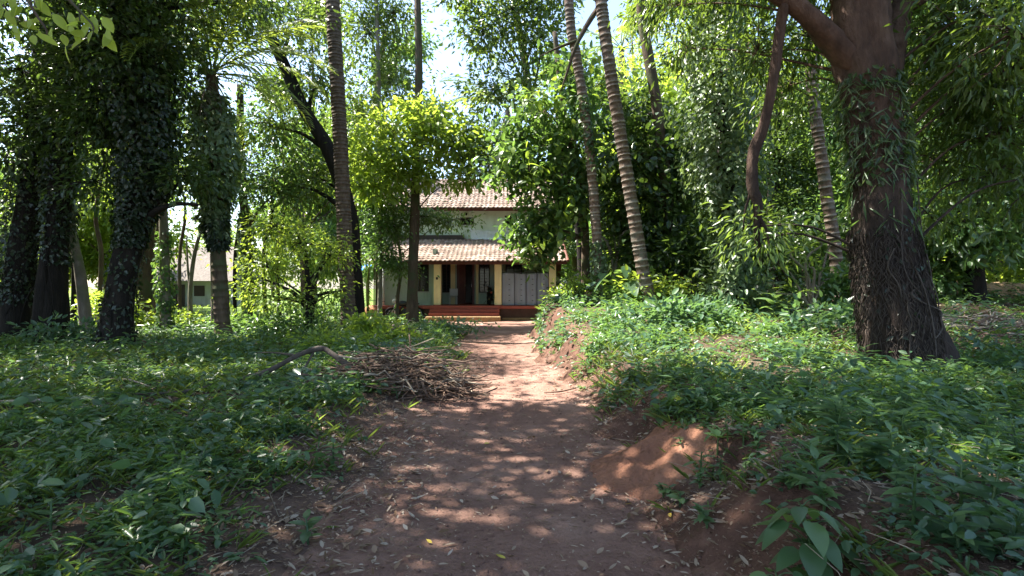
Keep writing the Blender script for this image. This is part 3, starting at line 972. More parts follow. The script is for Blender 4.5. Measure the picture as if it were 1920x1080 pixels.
# ---- parked scooter on the veranda, dark
def motorbike(name, label, loc, yaw, paint, light):
    r = thing(name, label, 'motorcycle', (0, 0, 0))
    def wheel(x, rr):
        m = MB(); m.torus((x, 0, rr), rr - .05, .05, 'Y', 28, 8); w = m.build('wheel', 'rubber', r, True)
        m = MB(); m.torus((x, 0, rr), rr - .105, .016, 'Y', 24, 6)
        m.tube([(x, -.07, rr), (x, .07, rr)], [.045, .045], 10); m.build('rim', 'chrome', w, True)
        for i in range(9):
            a = i * 2 * math.pi / 9
            m = MB(); m.tube([(x, .02 * (-1) ** i, rr), (x + (rr - .11) * math.cos(a), 0, rr + (rr - .11) * math.sin(a))], [.006, .006], 4); m.build('spoke', 'chrome', w)
    wheel(-.62, .30); wheel(.64, .30)
    for s in (-1, 1):
        m = MB(); m.tube([(.64, s * .085, .30), (.42, s * .085, .88)], [.022, .025], 8); m.build('fork', 'chrome', r, True)
        m = MB(); m.tube([(-.62, s * .10, .30), (-.45, s * .11, .66)], [.03, .03], 8); m.build('shock_absorber', 'iron', r, True)
    m = MB(); m.tube([(.40, 0, .82), (.12, 0, .70), (-.25, 0, .66), (-.62, 0, .74)], [.035] * 4, 8, sub=4); m.tube([(.38, 0, .76), (.22, 0, .34), (-.15, 0, .28), (-.25, 0, .64)], [.025] * 4, 8, sub=4); m.build('frame', 'iron', r, True)
    m = MB(); m.ball((.12, 0, .80), (.27, .14, .14), 16, 10); m.build('fuel_tank', paint, r, True)
    m = MB(); m.ball((-.36, 0, .785), (.37, .13, .07), 16, 8); m.build('seat', 'seat_black', r, True)
    m = MB(); m.box(-.16, .20, -.12, .12, .26, .54, b=.04); m.tube([(.08, 0, .5), (.16, 0, .64)], [.08, .07], 10); m.build('engine', 'iron', r)
    m = MB(); m.tube([(.15, -.12, .34), (.0, -.17, .24), (-.35, -.18, .27), (-.85, -.18, .36)], [.022, .024, .045, .045], 8, sub=4); m.build('exhaust', 'chrome', r, True)
    m = MB(); m.tube([(.36, -.34, 1.02), (.40, -.16, .98), (.42, 0, .95), (.40, .16, .98), (.36, .34, 1.02)], [.014] * 5, 6, sub=4); hb = m.build('handlebar', 'chrome', r, True)
    for s in (-1, 1):
        m = MB(); m.tube([(.38, s * .25, 1.0), (.35, s * .36, 1.02)], [.02, .02], 8); m.build('grip', 'rubber', hb, True)
        m = MB(); m.tube([(.40, s * .2, 1.0), (.41, s * .26, 1.16)], [.005, .005], 5); m.ball((.41, s * .28, 1.19), (.015, .06, .04), 10, 6); m.build('mirror', 'black_paint', hb, True)
    m = MB(); m.ball((.52, 0, .92), (.10, .11, .11), 14, 10); m.build('headlight', light, r, True)
    m = MB(); v = []; f = []
    for i in range(13):
        a = math.radians(20 + i * 12)
        for s in (-.07, 0, .07): v.append((.64 + .345 * math.cos(a), s, .30 + (.345 - abs(s) * .3) * math.sin(a)))
        if i: f += [((i - 1) * 3 + j, (i - 1) * 3 + j + 1, i * 3 + j + 1, i * 3 + j) for j in (0, 1)]
    m.add(v, f); m.build('mudguard', paint, r, True)
    m = MB(); v = [(p[0] * 1 - 1.26 - .0, p[1], p[2]) for p in v]; m.add(v, f); m.build('mudguard', paint, r, True)
    m = MB(); m.box(-.98, -.90, -.05, .05, .62, .70, b=.01); m.build('tail_light', 'oxide', r)
    m = MB(); m.tube([(-.05, .10, .3), (-.02, .26, .01)], [.012, .012], 6); m.build('stand', 'iron', r)
    r.location = loc; r.rotation_euler = (math.radians(5), 0, yaw)
    return r
motorbike('motorcycle', 'black motorcycle with pale headlamp parked against the left wing wall', (-5.25, 26.2, g1(-5.25, 26.2)), math.radians(200), 'black_paint', 'plastic_white')
motorbike('motorcycle', 'dark motorcycle parked on the veranda beside the front door', (-1.25, 28.5, .715), math.radians(97), 'black_paint', 'plastic_dark')

# ---- wooden bench at the right corner
bn = thing('bench', 'small weathered wooden bench at the end of the veranda', 'bench', (2.72, 26.4, g1(2.72, 26.4)))
z0 = g1(2.72, 26.4)
for i, yy in enumerate((26.2, 26.34, 26.48)):
    m = MB(); m.box(2.38, 3.06, yy, yy + .12, z0 + .58, z0 + .615, b=.006); m.build('slat', 'bench_wood', bn)
for x in (2.42, 2.97):
    for y in (26.22, 26.54):
        m = MB(); m.box(x, x + .05, y, y + .05, z0 - .02, z0 + .578); m.build('leg', 'bench_wood', bn)
m = MB(); m.box(2.47, 2.97, 26.23, 26.26, z0 + .18, z0 + .23); m.build('stretcher', 'bench_wood', bn)
m = MB(); m.box(2.36, 3.08, 26.62, 26.65, z0 + .75, z0 + .98); m.build('backrest', 'bench_wood', bn)
for x in (2.42, 2.97):
    m = MB(); m.box(x, x + .05, 26.59, 26.619, z0 + .3, z0 + 1.0); m.build('back_post', 'bench_wood', bn)

# ---- blue tarpaulin lean-to at the left, with a post frame, and a bundle of tarp, and sacks
def crumpled(name, label, cat, c, r, mat, jit=.35, n=26, m_=16, seed=3):
    mb = MB(); mb.ball(c, r, n, m_)
    v = np.concatenate(mb.v)
    cc = np.array(c)
    d = (v - cc)
    q = 1 + jit * (vnoise(v[:, 0] * 1.0 + v[:, 2], v[:, 1] + v[:, 2] * .7, max(r) * .5, seed) - .5) + jit * .5 * (vnoise(v[:, 0] - v[:, 2], v[:, 1] * 1.3, max(r) * .2, seed + 1) - .5)
    mb.v = [cc + d * q[:, None]]
    o = bpy.data.objects.new(name, mb.mesh(name, mat, True, c)); COL.objects.link(o); o.location = c
    return tag(o, label, cat)
tp = thing('tarpaulin_shelter', 'blue tarpaulin stretched on poles beside the left corner of the house', 'shelter', (-7.6, 26.8, g1(-7.6, 26.8)))
v = []; f = []
for j in range(9):
    for i in range(17):
        s, t = i / 16, j / 8
        v.append((-8.3 + 1.25 * s, 26.3 + 1.1 * t, 2.62 + .32 * t + .10 * math.sin(s * 9 + t * 2) * (1 - t * .5) - .18 * math.sin(math.pi * s) + .05 * math.sin(s * 23 + t * 7)))
for j in range(8):
    for i in range(16):
        a = j * 17 + i; f.append((a, a + 1, a + 18, a + 17))
m = MB(); m.add(v, f); m.build('canopy', 'tarp_blue', tp, True)
for x, y, h in ((-8.25, 26.35, 2.62), (-7.08, 26.35, 2.66), (-8.25, 27.35, 2.95), (-7.08, 27.35, 2.95)):
    m = MB(); m.tube([(x, y, g1(x, y) - .1), (x + .02, y, h)], [.035, .03], 6, jit=.1); m.build('pole', 'stick', tp, True)
crumpled('tarp_bundle', 'crumpled blue tarpaulin bundle lying near the leaning tree trunk', 'tarpaulin', (-7.25, 24.6, 1.10), (.22, .2, .26), 'tarp_blue')
bar = MB(); bar.tube([(-7.25, 24.6, g1(-7.25, 24.6)), (-7.25, 24.6, 1.0)], [.16, .15], 12); bar.box(-7.27, -7.23, 24.4, 24.44, .3, .34)
tag(bar.build('stump', 'bark_brown', None, True), 'sawn tree stump under the blue tarpaulin bundle', 'stump')
crumpled('sack', 'orange brown sack slumped beside the white drain pipe', 'sack', (-6.6, 25.0, g1(-6.6, 25.0) + .36), (.30, .24, .42), 'sack', .3, seed=9)

# ---- outbuilding far off between the left trunks
ob = thing('outbuilding', 'low outbuilding with grey roof far off between the trunks', 'building', (-27.5, 47, 0))
def op(nm, mat, *b):
    m = MB()
    for q in b: m.box(*q)
    return m.build(nm, mat, ob)
op('wall', 'wall_grey', (-31, -24.2, 46, 50, -.1, 2.2))
m = MB(); m.add([(-31.8, 45, 2.2), (-23.4, 45, 2.2), (-23.4, 51, 2.2), (-31.8, 51, 2.2), (-30.6, 48, 5.3), (-24.8, 48, 5.3)], [(0, 1, 5, 4), (1, 2, 5), (2, 3, 4, 5), (3, 0, 4), (0, 3, 2, 1)]); m.build('roof', 'thatch', ob)
op('doorway', 'wood_dark', (-29.2, -28.2, 45.95, 45.99, 0, 1.9)); op('window', 'wood_dark', (-27.4, -26.5, 45.95, 45.99, .9, 1.8))
op('door', 'plastic_white', (-25.9, -25.1, 45.93, 45.98, 0, 1.8))
op('low_wall', 'sheet_grey', (-32.2, -29.4, 44.2, 44.4, -.1, 1.0))
# ================================================================ PALMS
def frond_mesh(name, Lf=4.0, arch=.55, nl=46, ll=.75, hang=.6, mat='leaf_palm', seed=1, tw=0.0):
    """frond template: grows along +Y from the origin, arching down; leaflets both sides"""
    r_ = np.random.default_rng(seed)
    t = np.linspace(0, 1, 14)
    cy = Lf * np.sin(np.minimum(t * (1.0 + arch * .25), 1.5)) / math.sin(min(1.0 + arch * .25, 1.5))
    cz = Lf * (.28 * t - arch * t * t)
    C = np.stack([np.zeros(14) + tw * t * t, cy, cz], 1)
    vs = []; fs = []; us = []; nv = 0
    v, f = tube_vf(C, np.linspace(.035, .006, 14), 4, False)
    vs.append(v); fs += [tuple(i + nv for i in q) for q in f]; us += [.75] * len(f); nv += len(v)
    for s in (-1, 1):
        for i in range(nl):
            tt = .16 + .83 * (i + r_.random() * .7) / nl
            p = np.array([np.interp(tt, t, C[:, k]) for k in range(3)])
            l = ll * (math.sin(math.pi * min(1, tt * .85 + .12)) ** .6) * (.85 + .3 * r_.random())
            d1 = np.array([s * (.85 - .25 * tt), .45 + .5 * tt, .15 - .35 * hang]) + r_.normal(size=3) * .08
            d1 /= np.linalg.norm(d1)
            d2 = d1 + np.array([0, 0, -hang * 1.1]); d2 /= np.linalg.norm(d2)
            w = np.array([0, 1, .25]) * .022; w2 = w * .75
            a, b, c = p, p + d1 * l * .5, p + d1 * l * .5 + d2 * l * .5
            q = np.array([a - w * .4, a + w * .4, b + w, b - w, c])
            vs.append(q); fs += [(nv, nv + 1, nv + 2, nv + 3), (nv + 3, nv + 2, nv + 4)]
            u = r_.random(); us += [u, u]; nv += 5
    me = bpy.data.meshes.new(name)
    me.from_pydata(np.concatenate(vs).tolist(), [], fs)
    at = me.attributes.new('u', 'FLOAT', 'FACE'); at.data.foreach_set('value', np.array(us, np.float32))
    me.materials.append(M[mat]); me.update()
    return me
FROND = [frond_mesh('frond', 4.2, .50, seed=1, tw=.3), frond_mesh('frond', 4.0, .75, hang=.9, seed=2, tw=-.4), frond_mesh('frond', 3.6, .35, hang=.5, seed=3)]
FROND_DEAD = [frond_mesh('frond', 3.4, 1.0, nl=38, hang=1.5, ll=.6, mat='frond_dead', seed=4), frond_mesh('frond', 3.2, .9, nl=34, hang=1.3, ll=.6, mat='frond_dead', seed=5, tw=.3)]
FROND_SMALL = [frond_mesh('frond', 1.9, .55, nl=26, ll=.48, hang=.5, seed=6), frond_mesh('frond', 1.7, .7, nl=24, ll=.45, hang=.7, seed=7)]

def palm_trunk(root, pts, r0, r1, mat, ring=.15, amp=.10, sides=14):
    P = catmull(pts, 30)
    s = np.concatenate([[0], np.cumsum(np.linalg.norm(np.diff(P, axis=0), axis=1))])
    tot = s[-1]
    st = []; rr = []
    x = 0.0
    k = np.random.default_rng(len(pts) * 7 + int(tot * 10))
    while x < tot:
        sp = ring * (.55 + .9 * k.random())
        a = amp * (.25 + 1.3 * k.random())
        for q, m_ in ((0.0, 1 + a), (.18, 1 + a * .8), (.30, 1 - a * .1), (.95, 1 - a * .45)):
            st.append(x + q * sp); rr.append(m_)
        x += sp
    st = np.array(st); rr = np.array(rr); ok = st < tot; st = st[ok]; rr = rr[ok]
    Q = np.stack([np.interp(st, s, P[:, i]) for i in range(3)], 1)
    base = np.interp(st, [0, .5, tot], [r0 * 1.3, r0, r1])
    m = MB(); m.tube(Q, base * rr, sides, True, .05, 3)
    t = m.build('trunk', mat, root, True)
    at = t.data.attributes.new('ring', 'FLOAT', 'POINT')
    at.data.foreach_set('value', np.repeat(np.clip((rr - 1) / amp, 0, 1), sides).astype(np.float32))
    return Q, base

def fronds_at(root, tip, n, meshes, s=1.0, tilt=(-20, 55), az0=0, azr=360, dead=0):
    org = Vector(world_org(root))
    for i in range(n):
        az = math.radians(az0 + azr * (i + .4 * random.random()) / n)
        el = math.radians(random.uniform(*tilt))
        d = Vector((math.cos(az) * math.cos(el), math.sin(az) * math.cos(el), math.sin(el)))
        me = random.choice(meshes)
        link('frond', me, root, mtx=basis(Vector(tip) - org, d, (random.uniform(-.2, .2), random.uniform(-.2, .2), 1), s * random.uniform(.85, 1.1)))
    for i in range(dead):
        az = math.radians(random.uniform(0, 360)); el = math.radians(random.uniform(-70, -45))
        d = Vector((math.cos(az) * math.cos(el), math.sin(az) * math.cos(el), math.sin(el)))
        link('frond', random.choice(FROND_DEAD), root, mtx=basis(Vector(tip) - org, d, (0, 0, 1), s * random.uniform(.8, 1.0)))

def palm(label, base, pix, r0, r1, mat, ring, amp, top, nfr=14, dead=3, ivy=None, name='coconut_palm', cat='palm tree', fs=1.0, fm=None, group=None, tilt=(-20, 55)):
    pts = trunk_path(base, pix)
    if top: pts.append(Vector(top))
    org = pts[0] + Vector((0, 0, .12))
    root = thing(name, label, cat, tuple(org), group)
    Q, R = palm_trunk(root, pts, r0, r1, mat, ring, amp)
    if nfr:
        fronds_at(root, Q[-1], nfr, fm or FROND, fs, tilt, dead=dead)
    if ivy:
        for iv in ivy:
            link('ivy', ivy_mesh(Q, R, tuple(org), **iv), root)
    return root

# P1 smooth grey-brown palm left of the track
palm('tall straight brown palm trunk with ring scars beside the stick pile', (655, 17), [(648, 480), (640, 300), (632, 150), (624, 0)], .235, .20, 'palm_grey', .11, .045, W(590, -780, 17), 13, 2)
# P2 strongly ringed palm right of the track
palm('leaning palm with thick bleached rings rising from the right bank', (1228, 14), [(1212, 540), (1196, 450), (1176, 330), (1155, 200), (1138, 90), (1122, -30)], .172, .135, 'palm_ring', .15, .06, W(1040, -620, 14), 13, 2)
# P3 slimmer mottled palm behind it
palm('slim mottled palm trunk partly covered by climbing vine', (1128, 15.7), [(1121, 480), (1112, 350), (1098, 220), (1080, 100), (1066, 0)], .15, .12, 'palm_ring', .14, .05, W(1028, -560, 15.7), 12, 3,
     ivy=[dict(z0=.8, z1=3.0, thick=.16, n=700, L=.12, mat='leaf_ivy'), dict(z0=5.2, z1=7.2, thick=.12, n=420, L=.13, mat='leaf_mid')])
# P4 ringed palm between the hanging limb and the big trunk
palm('ringed palm trunk standing behind the vine tangle near the big mango', (1576, 13.6), [(1566, 470), (1552, 380), (1538, 280), (1525, 180), (1518, 60)], .15, .125, 'palm_ring', .15, .06, W(1500, -420, 13.6), 12, 3)
# P6 thin areca in front of the left wing
palm('very thin pale areca palm stem in front of the left wing', (712, 22), [(713, 430), (711, 200), (706, 0)], .095, .075, 'bark_pale', .22, .03, W(703, -110, 22), 9, 1, name='areca_palm', fs=.55)
# palm behind the house with dark hanging fronds
palm('coconut palm with drooping fronds rising behind the house roof', (985, 39), [(975, 400), (962, 280), (952, 205)], .22, .15, 'palm_grey', .2, .04, None, 16, 9, fs=1.15)
palm('coconut palm with ragged crown behind the ringed leaning palm', (1215, 33), [(1200, 400), (1178, 250), (1165, 90)], .2, .15, 'palm_grey', .2, .04, None, 14, 5)
# L7 palm swallowed by vines
palm('palm wrapped in dense pepper vine with open fronds above the left clearing', (420, 14.5), [(412, 520), (406, 400), (404, 290), (398, 180), (397, 135)], .20, .15, 'bark_brown', .2, .05, None, 15, 2,
     ivy=[dict(z0=3.0, z1=6.9, thick=.85, n=4200, L=.17, ar=.6, mat='leaf_ivy'), dict(z0=2.7, z1=3.5, thick=.55, n=900, L=.2, ar=.3, mat='leaf_ivy_dark')], fs=.75, tilt=(-25, 60))
l7 = [o for o in COL.objects if o.get('label', '').startswith('palm wrapped')][0]
for d, s in (((.85, -.45, .45), 1.0), ((.95, -.1, .15), .9), ((.55, -.65, .8), .9), ((-.8, -.4, .35), .85), ((.9, .3, .6), .9), ((.75, -.6, -.05), .8)):
    link('frond', FROND[1], l7, mtx=basis(W(400, 135, 14.4) - Vector(world_org(l7)), d, (0, 0, 1), s * .8))
# young palm with a hanging frond near the drain pipe
yp = thing('young_palm', 'young palm with one long feathered frond hanging before the left wing', 'palm tree', (-6.45, 23.9, g1(-6.45, 23.9)))
m = MB(); m.tube([(-6.45, 23.9, g1(-6.45, 23.9) - .05), (-6.47, 23.9, 1.2), (-6.42, 23.9, 2.55)], [.07, .05, .035], 7, sub=4); m.build('stem', 'bark_brown', yp, True)
for d, s in (((-.05, -.2, -1), .95), ((.5, -.1, .75), .7), ((-.6, .1, .7), .8), ((-.1, .7, .7), .8), ((.25, -.6, .6), .6)):
    link('frond', FROND_SMALL[0], yp, mtx=basis(Vector((0.03, 0, 2.5 - g1(-6.45, 23.9))), d, (0, -1, .3), s))

# ================================================================ BROADLEAF TREES, left
def cl(lst): return [clump(*q) for q in lst]

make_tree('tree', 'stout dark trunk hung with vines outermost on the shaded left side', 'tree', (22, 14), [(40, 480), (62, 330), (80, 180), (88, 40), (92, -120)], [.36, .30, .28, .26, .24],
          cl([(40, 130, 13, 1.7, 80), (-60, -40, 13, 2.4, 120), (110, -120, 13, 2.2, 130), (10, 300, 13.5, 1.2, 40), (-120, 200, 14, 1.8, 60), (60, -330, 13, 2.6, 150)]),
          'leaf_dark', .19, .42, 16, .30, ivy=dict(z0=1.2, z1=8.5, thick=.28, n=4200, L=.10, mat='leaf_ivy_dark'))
make_tree('tree', 'dark double trunk wound with lianas between stout trunk and pale sapling', 'tree', (98, 13.6), [(103, 500), (112, 360), (116, 220), (120, 60), (132, -150)], [.32, .26, .24, .22, .2],
          cl([(170, 90, 12.5, 1.4, 120), (140, -60, 12.5, 2.0, 140), (200, -230, 12, 2.2, 130), (165, 230, 13, (.9, .9, 1.1), 75), (60, 230, 13, (1.0, .9, 1.2), 75), (180, 340, 13.2, (.6, .7, .7), 40)]), 'leaf_dark', .17, .42, 16, .28,
          ivy=dict(z0=2.2, z1=8.5, thick=.28, n=3600, L=.10, mat='leaf_ivy_dark'),
          limbs=[([W(72, 625, 13.4), W(84, 520, 13.4), W(102, 400, 13.5), W(110, 300, 13.5)], [.2, .17, .14, .1])])
make_tree('sapling', 'thin pale leaning trunk right of the double vine-wound trunk', 'tree', (165, 15), [(152, 520), (138, 450), (126, 350), (122, 240)], [.15, .12, .11, .08],
          cl([(130, 260, 15, 1.2, 50), (100, 170, 15.5, 1.3, 50)]), 'leaf_mid', .17, .42, 12, .3, bk='bark_pale')
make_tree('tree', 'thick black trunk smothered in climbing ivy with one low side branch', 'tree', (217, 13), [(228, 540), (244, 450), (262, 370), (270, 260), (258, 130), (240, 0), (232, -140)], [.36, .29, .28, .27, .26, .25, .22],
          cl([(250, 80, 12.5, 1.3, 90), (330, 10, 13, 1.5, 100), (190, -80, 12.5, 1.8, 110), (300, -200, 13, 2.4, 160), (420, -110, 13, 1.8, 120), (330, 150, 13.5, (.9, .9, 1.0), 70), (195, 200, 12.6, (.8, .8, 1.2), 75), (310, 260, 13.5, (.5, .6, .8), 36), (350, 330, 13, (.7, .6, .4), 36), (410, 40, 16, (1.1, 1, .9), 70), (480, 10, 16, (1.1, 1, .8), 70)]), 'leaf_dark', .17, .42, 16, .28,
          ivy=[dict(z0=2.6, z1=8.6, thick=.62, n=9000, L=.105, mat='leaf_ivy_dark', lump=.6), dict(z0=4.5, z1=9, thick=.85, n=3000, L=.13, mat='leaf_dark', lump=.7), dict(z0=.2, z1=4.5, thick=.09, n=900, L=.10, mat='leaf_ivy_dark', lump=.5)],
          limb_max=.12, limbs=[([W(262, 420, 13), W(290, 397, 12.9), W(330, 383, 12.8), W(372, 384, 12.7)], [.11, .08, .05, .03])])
make_tree('tree', 'grey trunk standing behind the ivy-smothered black trunk', 'tree', (264, 19), [(270, 480), (277, 380), (282, 250), (290, 100)], [.33, .27, .25, .2],
          cl([(300, 180, 19, 1.8, 80), (220, 120, 20, 2.0, 80), (330, 20, 20, 2.4, 110)]), 'leaf_mid', .2, .42, 13, .34, bk='bark_brown')
make_tree('tree', 'slim straight mossy trunk in the sunny clearing behind black trunk', 'tree', (311, 17), [(308, 480), (305, 340), (312, 180), (318, 20)], [.16, .13, .12, .10],
          cl([(320, 60, 17, 1.5, 70), (360, -60, 17, 1.8, 80)]), 'leaf_mid', .18, .42, 12, .3, bk='bark_pale', ivy=dict(z0=.3, z1=3.4, thick=.22, n=700, L=.13, mat='leaf_mid'))
make_tree('sapling', 'bare thin sapling stems beside the far outbuilding', 'tree', (358, 20), [(357, 540), (366, 470), (385, 400), (395, 330)], [.09, .07, .06, .04],
          cl([(390, 350, 20, 1.0, 36)]), 'leaf_bright', .17, .42, 10, .28, bk='bark_pale', limbs=[([W(358, 560, 20), W(352, 500, 20), W(350, 440, 20)], [.05, .04, .02])])
make_tree('tree', 'pale twin of the pepper-vine palm standing just behind it', 'tree', (404, 19), [(402, 530), (398, 430), (392, 330)], [.15, .12, .11, .09],
          cl([(400, 290, 19, 1.4, 50)]), 'leaf_mid', .18, .42, 12, .3, bk='bark_pale')
make_tree('tree', 'slim brown trunk between the vine-wrapped palm and the low orchard tree', 'tree', (468, 20), [(466, 500), (460, 420), (452, 300), (450, 160)], [.2, .16, .15, .12],
          cl([(455, 330, 20, 1.3, 70), (500, 230, 20, 1.5, 80), (420, 250, 21, 1.4, 60), (520, 360, 19, 1.2, 70)]), 'leaf_mid', .19, .42, 13, .3, bk='bark_brown',
          ivy=dict(z0=.3, z1=4.5, thick=.2, n=1300, L=.14, mat='leaf_ivy'))
rt_ = random.Random(51)
for i, (px, Y, top, lab) in enumerate(((52, 16.5, 330, 'thin dark sapling stem between the stout and the double trunk'), (138, 18, 300, 'crooked thin stem behind the double vine-wound trunk'), (182, 19, 280, 'slim mossy stem just left of the ivy-smothered black trunk'.replace('left of', 'before')), (288, 22, 300, 'slim pale stem in the sunlit clearing by the grey trunk'), (338, 24, 330, 'thin upright stem in front of the outbuilding roof'), (440, 22.5, 340, 'thin grey stem beside the slim brown trunk'), (500, 21, 330, 'thin stem rising behind the low orchard tree'), (525, 24, 300, 'straight pole like stem at the back of the clearing'))):
    make_tree('sapling', lab, 'tree', (px, Y), [(px + rt_.uniform(-8, 8), 480), (px + rt_.uniform(-14, 14), 400), (px + rt_.uniform(-20, 20), top)], [.085, .07, .06, .04],
              cl([(px + rt_.uniform(-15, 15), top, Y, (.8, .8, .7), 26), (px + rt_.uniform(-30, 30), top + 60, Y, (.6, .6, .5), 14)]), rt_.choice(('leaf_mid', 'leaf_mango')), .15, .42, 11, .28, bk=rt_.choice(('bark_brown', 'bark_dark')))
make_tree('orchard_tree', 'low many-stemmed tree with yellow green leaves beside the brown palm', 'tree', (580, 16), [(580, 560), (576, 520), (574, 470)], [.15, .11, .08, .04],
          cl([(500, 500, 16, (.9, .9, .55), 70), (560, 455, 16, (1.0, 1.0, .6), 80), (620, 480, 16, (.7, .8, .6), 55), (540, 560, 15.6, (.9, .8, .35), 45), (470, 545, 16, (.7, .7, .5), 45), (620, 550, 16, (.5, .6, .35), 30), (515, 425, 16, (.8, .8, .45), 50)]),
          'leaf_bright', .13, .45, 11, .24, bk='bark_dark',
          limbs=[([W(578, 580, 16), W(552, 550, 15.9), W(522, 535, 15.8), W(488, 520, 15.8)], [.08, .06, .045, .02]), ([W(584, 585, 16), W(596, 555, 16), W(640, 545, 16.1)], [.07, .055, .03]), ([W(580, 560, 16), W(598, 510, 16), W(612, 470, 16)], [.07, .05, .02])])
# leaning dark tree behind P1
make_tree('leaning_tree', 'dark trunk leaning far over the clearing behind the brown palm', 'tree', (668, 19), [(663, 500), (655, 400), (618, 285), (570, 205), (530, 115), (486, 20), (440, -90)], [.32, .26, .26, .25, .23, .2, .17, .12],
          cl([(560, 40, 19, (1.9, 1.6, 1.4), 120), (520, 240, 19.5, (1.3, 1.4, 1.2), 75), (600, 150, 19.5, (1.3, 1.4, 1.2), 85), (440, -60, 19, (2.2, 2, 1.6), 120), (590, 330, 19.8, (1.2, 1.2, 1.1), 70), (540, 350, 19.8, (1.2, 1.2, 1), 60)]),
          'leaf_mango', .20, .42, 14, .33, bk='bark_dark')
make_tree('tree', 'leafy tree spreading above the left wing behind the areca stem', 'tree', (650, 25.5), [(652, 500), (664, 400), (684, 300), (706, 180), (722, 60)], [.26, .22, .2, .18, .12],
          cl([(690, 60, 23, (1.9, 1.6, 1.5), 140), (735, 150, 23, (1.4, 1.4, 1.4), 105), (672, 210, 23, (1.2, 1.4, 1.4), 90), (740, 20, 23, (1.3, 1.4, 1.2), 85), (690, 330, 23.4, (1.2, 1.2, .9), 70), (660, -60, 23, (2.2, 2, 1.5), 110)]),
          'leaf_mango', .21, .42, 15, .34, bk='bark_brown')
# P5 slender dark trunk before the house
make_tree('tree', 'slender dark straight trunk in front of the veranda window', 'tree', (773, 21.5), [(774, 520), (778, 400), (780, 270), (785, 140), (783, 0), (782, -120)], [.24, .20, .19, .165, .15, .14, .12],
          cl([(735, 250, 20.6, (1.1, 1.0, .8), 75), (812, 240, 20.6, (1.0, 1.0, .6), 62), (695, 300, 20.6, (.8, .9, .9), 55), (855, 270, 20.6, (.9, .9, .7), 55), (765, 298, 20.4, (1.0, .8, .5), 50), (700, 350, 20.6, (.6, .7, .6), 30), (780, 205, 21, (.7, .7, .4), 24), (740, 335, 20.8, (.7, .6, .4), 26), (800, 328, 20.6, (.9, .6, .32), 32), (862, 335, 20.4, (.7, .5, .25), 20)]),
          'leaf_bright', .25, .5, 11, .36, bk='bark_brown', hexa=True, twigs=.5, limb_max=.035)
make_tree('sapling', 'small olive leaved tree leaning against the slender dark trunk', 'tree', (742, 22.4), [(745, 560), (752, 500), (745, 440), (735, 390)], [.09, .07, .06, .03],
          cl([(735, 425, 22, (.9, .7, .6), 120), (720, 478, 22, (.75, .7, .55), 100), (790, 405, 22, (.9, .6, .42), 85), (840, 415, 22, (.9, .5, .25), 44), (700, 390, 22, (.7, .6, .8), 90), (752, 500, 22, (.5, .5, .35), 50), (740, 375, 22, (.8, .6, .5), 75)]),
          'leaf_mid', .17, .42, 11, .24, bk='bark_brown')

rv2 = random.Random(61)
for lab0 in ('stout dark trunk', 'dark double trunk', 'thick black trunk'):
    tr = [o for o in COL.objects if o.get('label', '').startswith(lab0)][0]
    ob_ = Vector(world_org(tr)); tz = {'stout dark trunk': (22, 14, 92), 'dark double trunk': (98, 13.6, 116), 'thick black trunk': (217, 13, 262)}[lab0]
    for k in range(3):
        a0 = rv2.uniform(3.4, 6.0); pts_ = []; wv = rv2.uniform(-1.2, 1.2); ph_ = rv2.uniform(0, 6)
        for q in range(7):
            t = q / 6; zz = ob_.z + .05 + t * rv2.uniform(3.2, 3.6)
            cx_ = ((tz[0] + (tz[2] - tz[0]) * t) - 960) * tz[1] / FPX
            rr_ = .31 - .04 * t + rv2.uniform(.0, .10)
            aa_ = a0 + t * wv + .35 * math.sin(t * 7 + ph_)
            pts_.append((cx_ + math.cos(aa_) * rr_, tz[1] + math.sin(aa_) * rr_, zz))
        m = MB(); m.tube(pts_, [rv2.uniform(.008, .018)] * 7, 5, sub=4); m.build('liana', 'bark_dark', tr, True)
# ================================================================ BROADLEAF TREES, centre and right
# large-leaved tree right of the house, hanging leaves built one by one
TEAK = [leaf_template('leaf', .27, .155, 'leaf_single_teak', .22, .10, 'oval', 5), leaf_template('leaf', .23, .14, 'leaf_single_teak', .14, .16, 'oval', 5), leaf_template('leaf', .30, .165, 'leaf_single_teak', .32, .06, 'oval', 5)]
tk_crown = cl([(1000, 430, 16.6, (.95, .8, .65), 0), (1050, 380, 16.6, (1.0, .9, .9), 0), (1000, 330, 16.6, (1.1, 1.0, .8), 0), (1060, 280, 16.8, (1.2, 1, .9), 0), (960, 300, 16.5, (.8, .9, .55), 0), (1020, 215, 16.8, (1.1, 1, .7), 0), (1085, 200, 16.9, (.8, 1, 1.0), 0), (1010, 470, 16.5, (.6, .5, .35), 0), (1075, 130, 17, (.9, 1, .8), 0), (970, 250, 17, (.8, .8, .5), 0), (1100, 330, 17.2, (.7, .9, 1.2), 0)])
tk = make_tree('broadleaf_tree', 'large leaved tree overhanging the right end of the veranda roof', 'tree', (1098, 17.4), [(1098, 520), (1096, 430), (1085, 330), (1062, 240), (1050, 150), (1040, 60)], [.17, .14, .13, .12, .10, .07],
               [(c, r, 1) for c, r, _ in tk_crown], 'leaf_bright', .26, .6, 1, .2, bk='bark_brown', twigs=0)
org = Vector(world_org(tk))
big = [(c, r, n) for (c, r, _), n in zip(tk_crown, (42, 56, 56, 52, 30, 40, 40, 22, 32, 22, 40))]
subs, od = subs_in(big, shell=2.6)
cc = np.concatenate([np.tile(np.array(tuple(c)), (n, 1)) for c, r, n in big])
link('twigs', twig_mesh('twigs', cc, subs, .016, .004, 'bark_brown', tuple(org)), tk)['kind'] = 'stuff'
P = np.repeat(subs, 12, 0) + rng.normal(size=(len(subs) * 12, 3)) * .19
order = np.argsort(P[:, 1])
front = order[:300]; rest = order[300:]
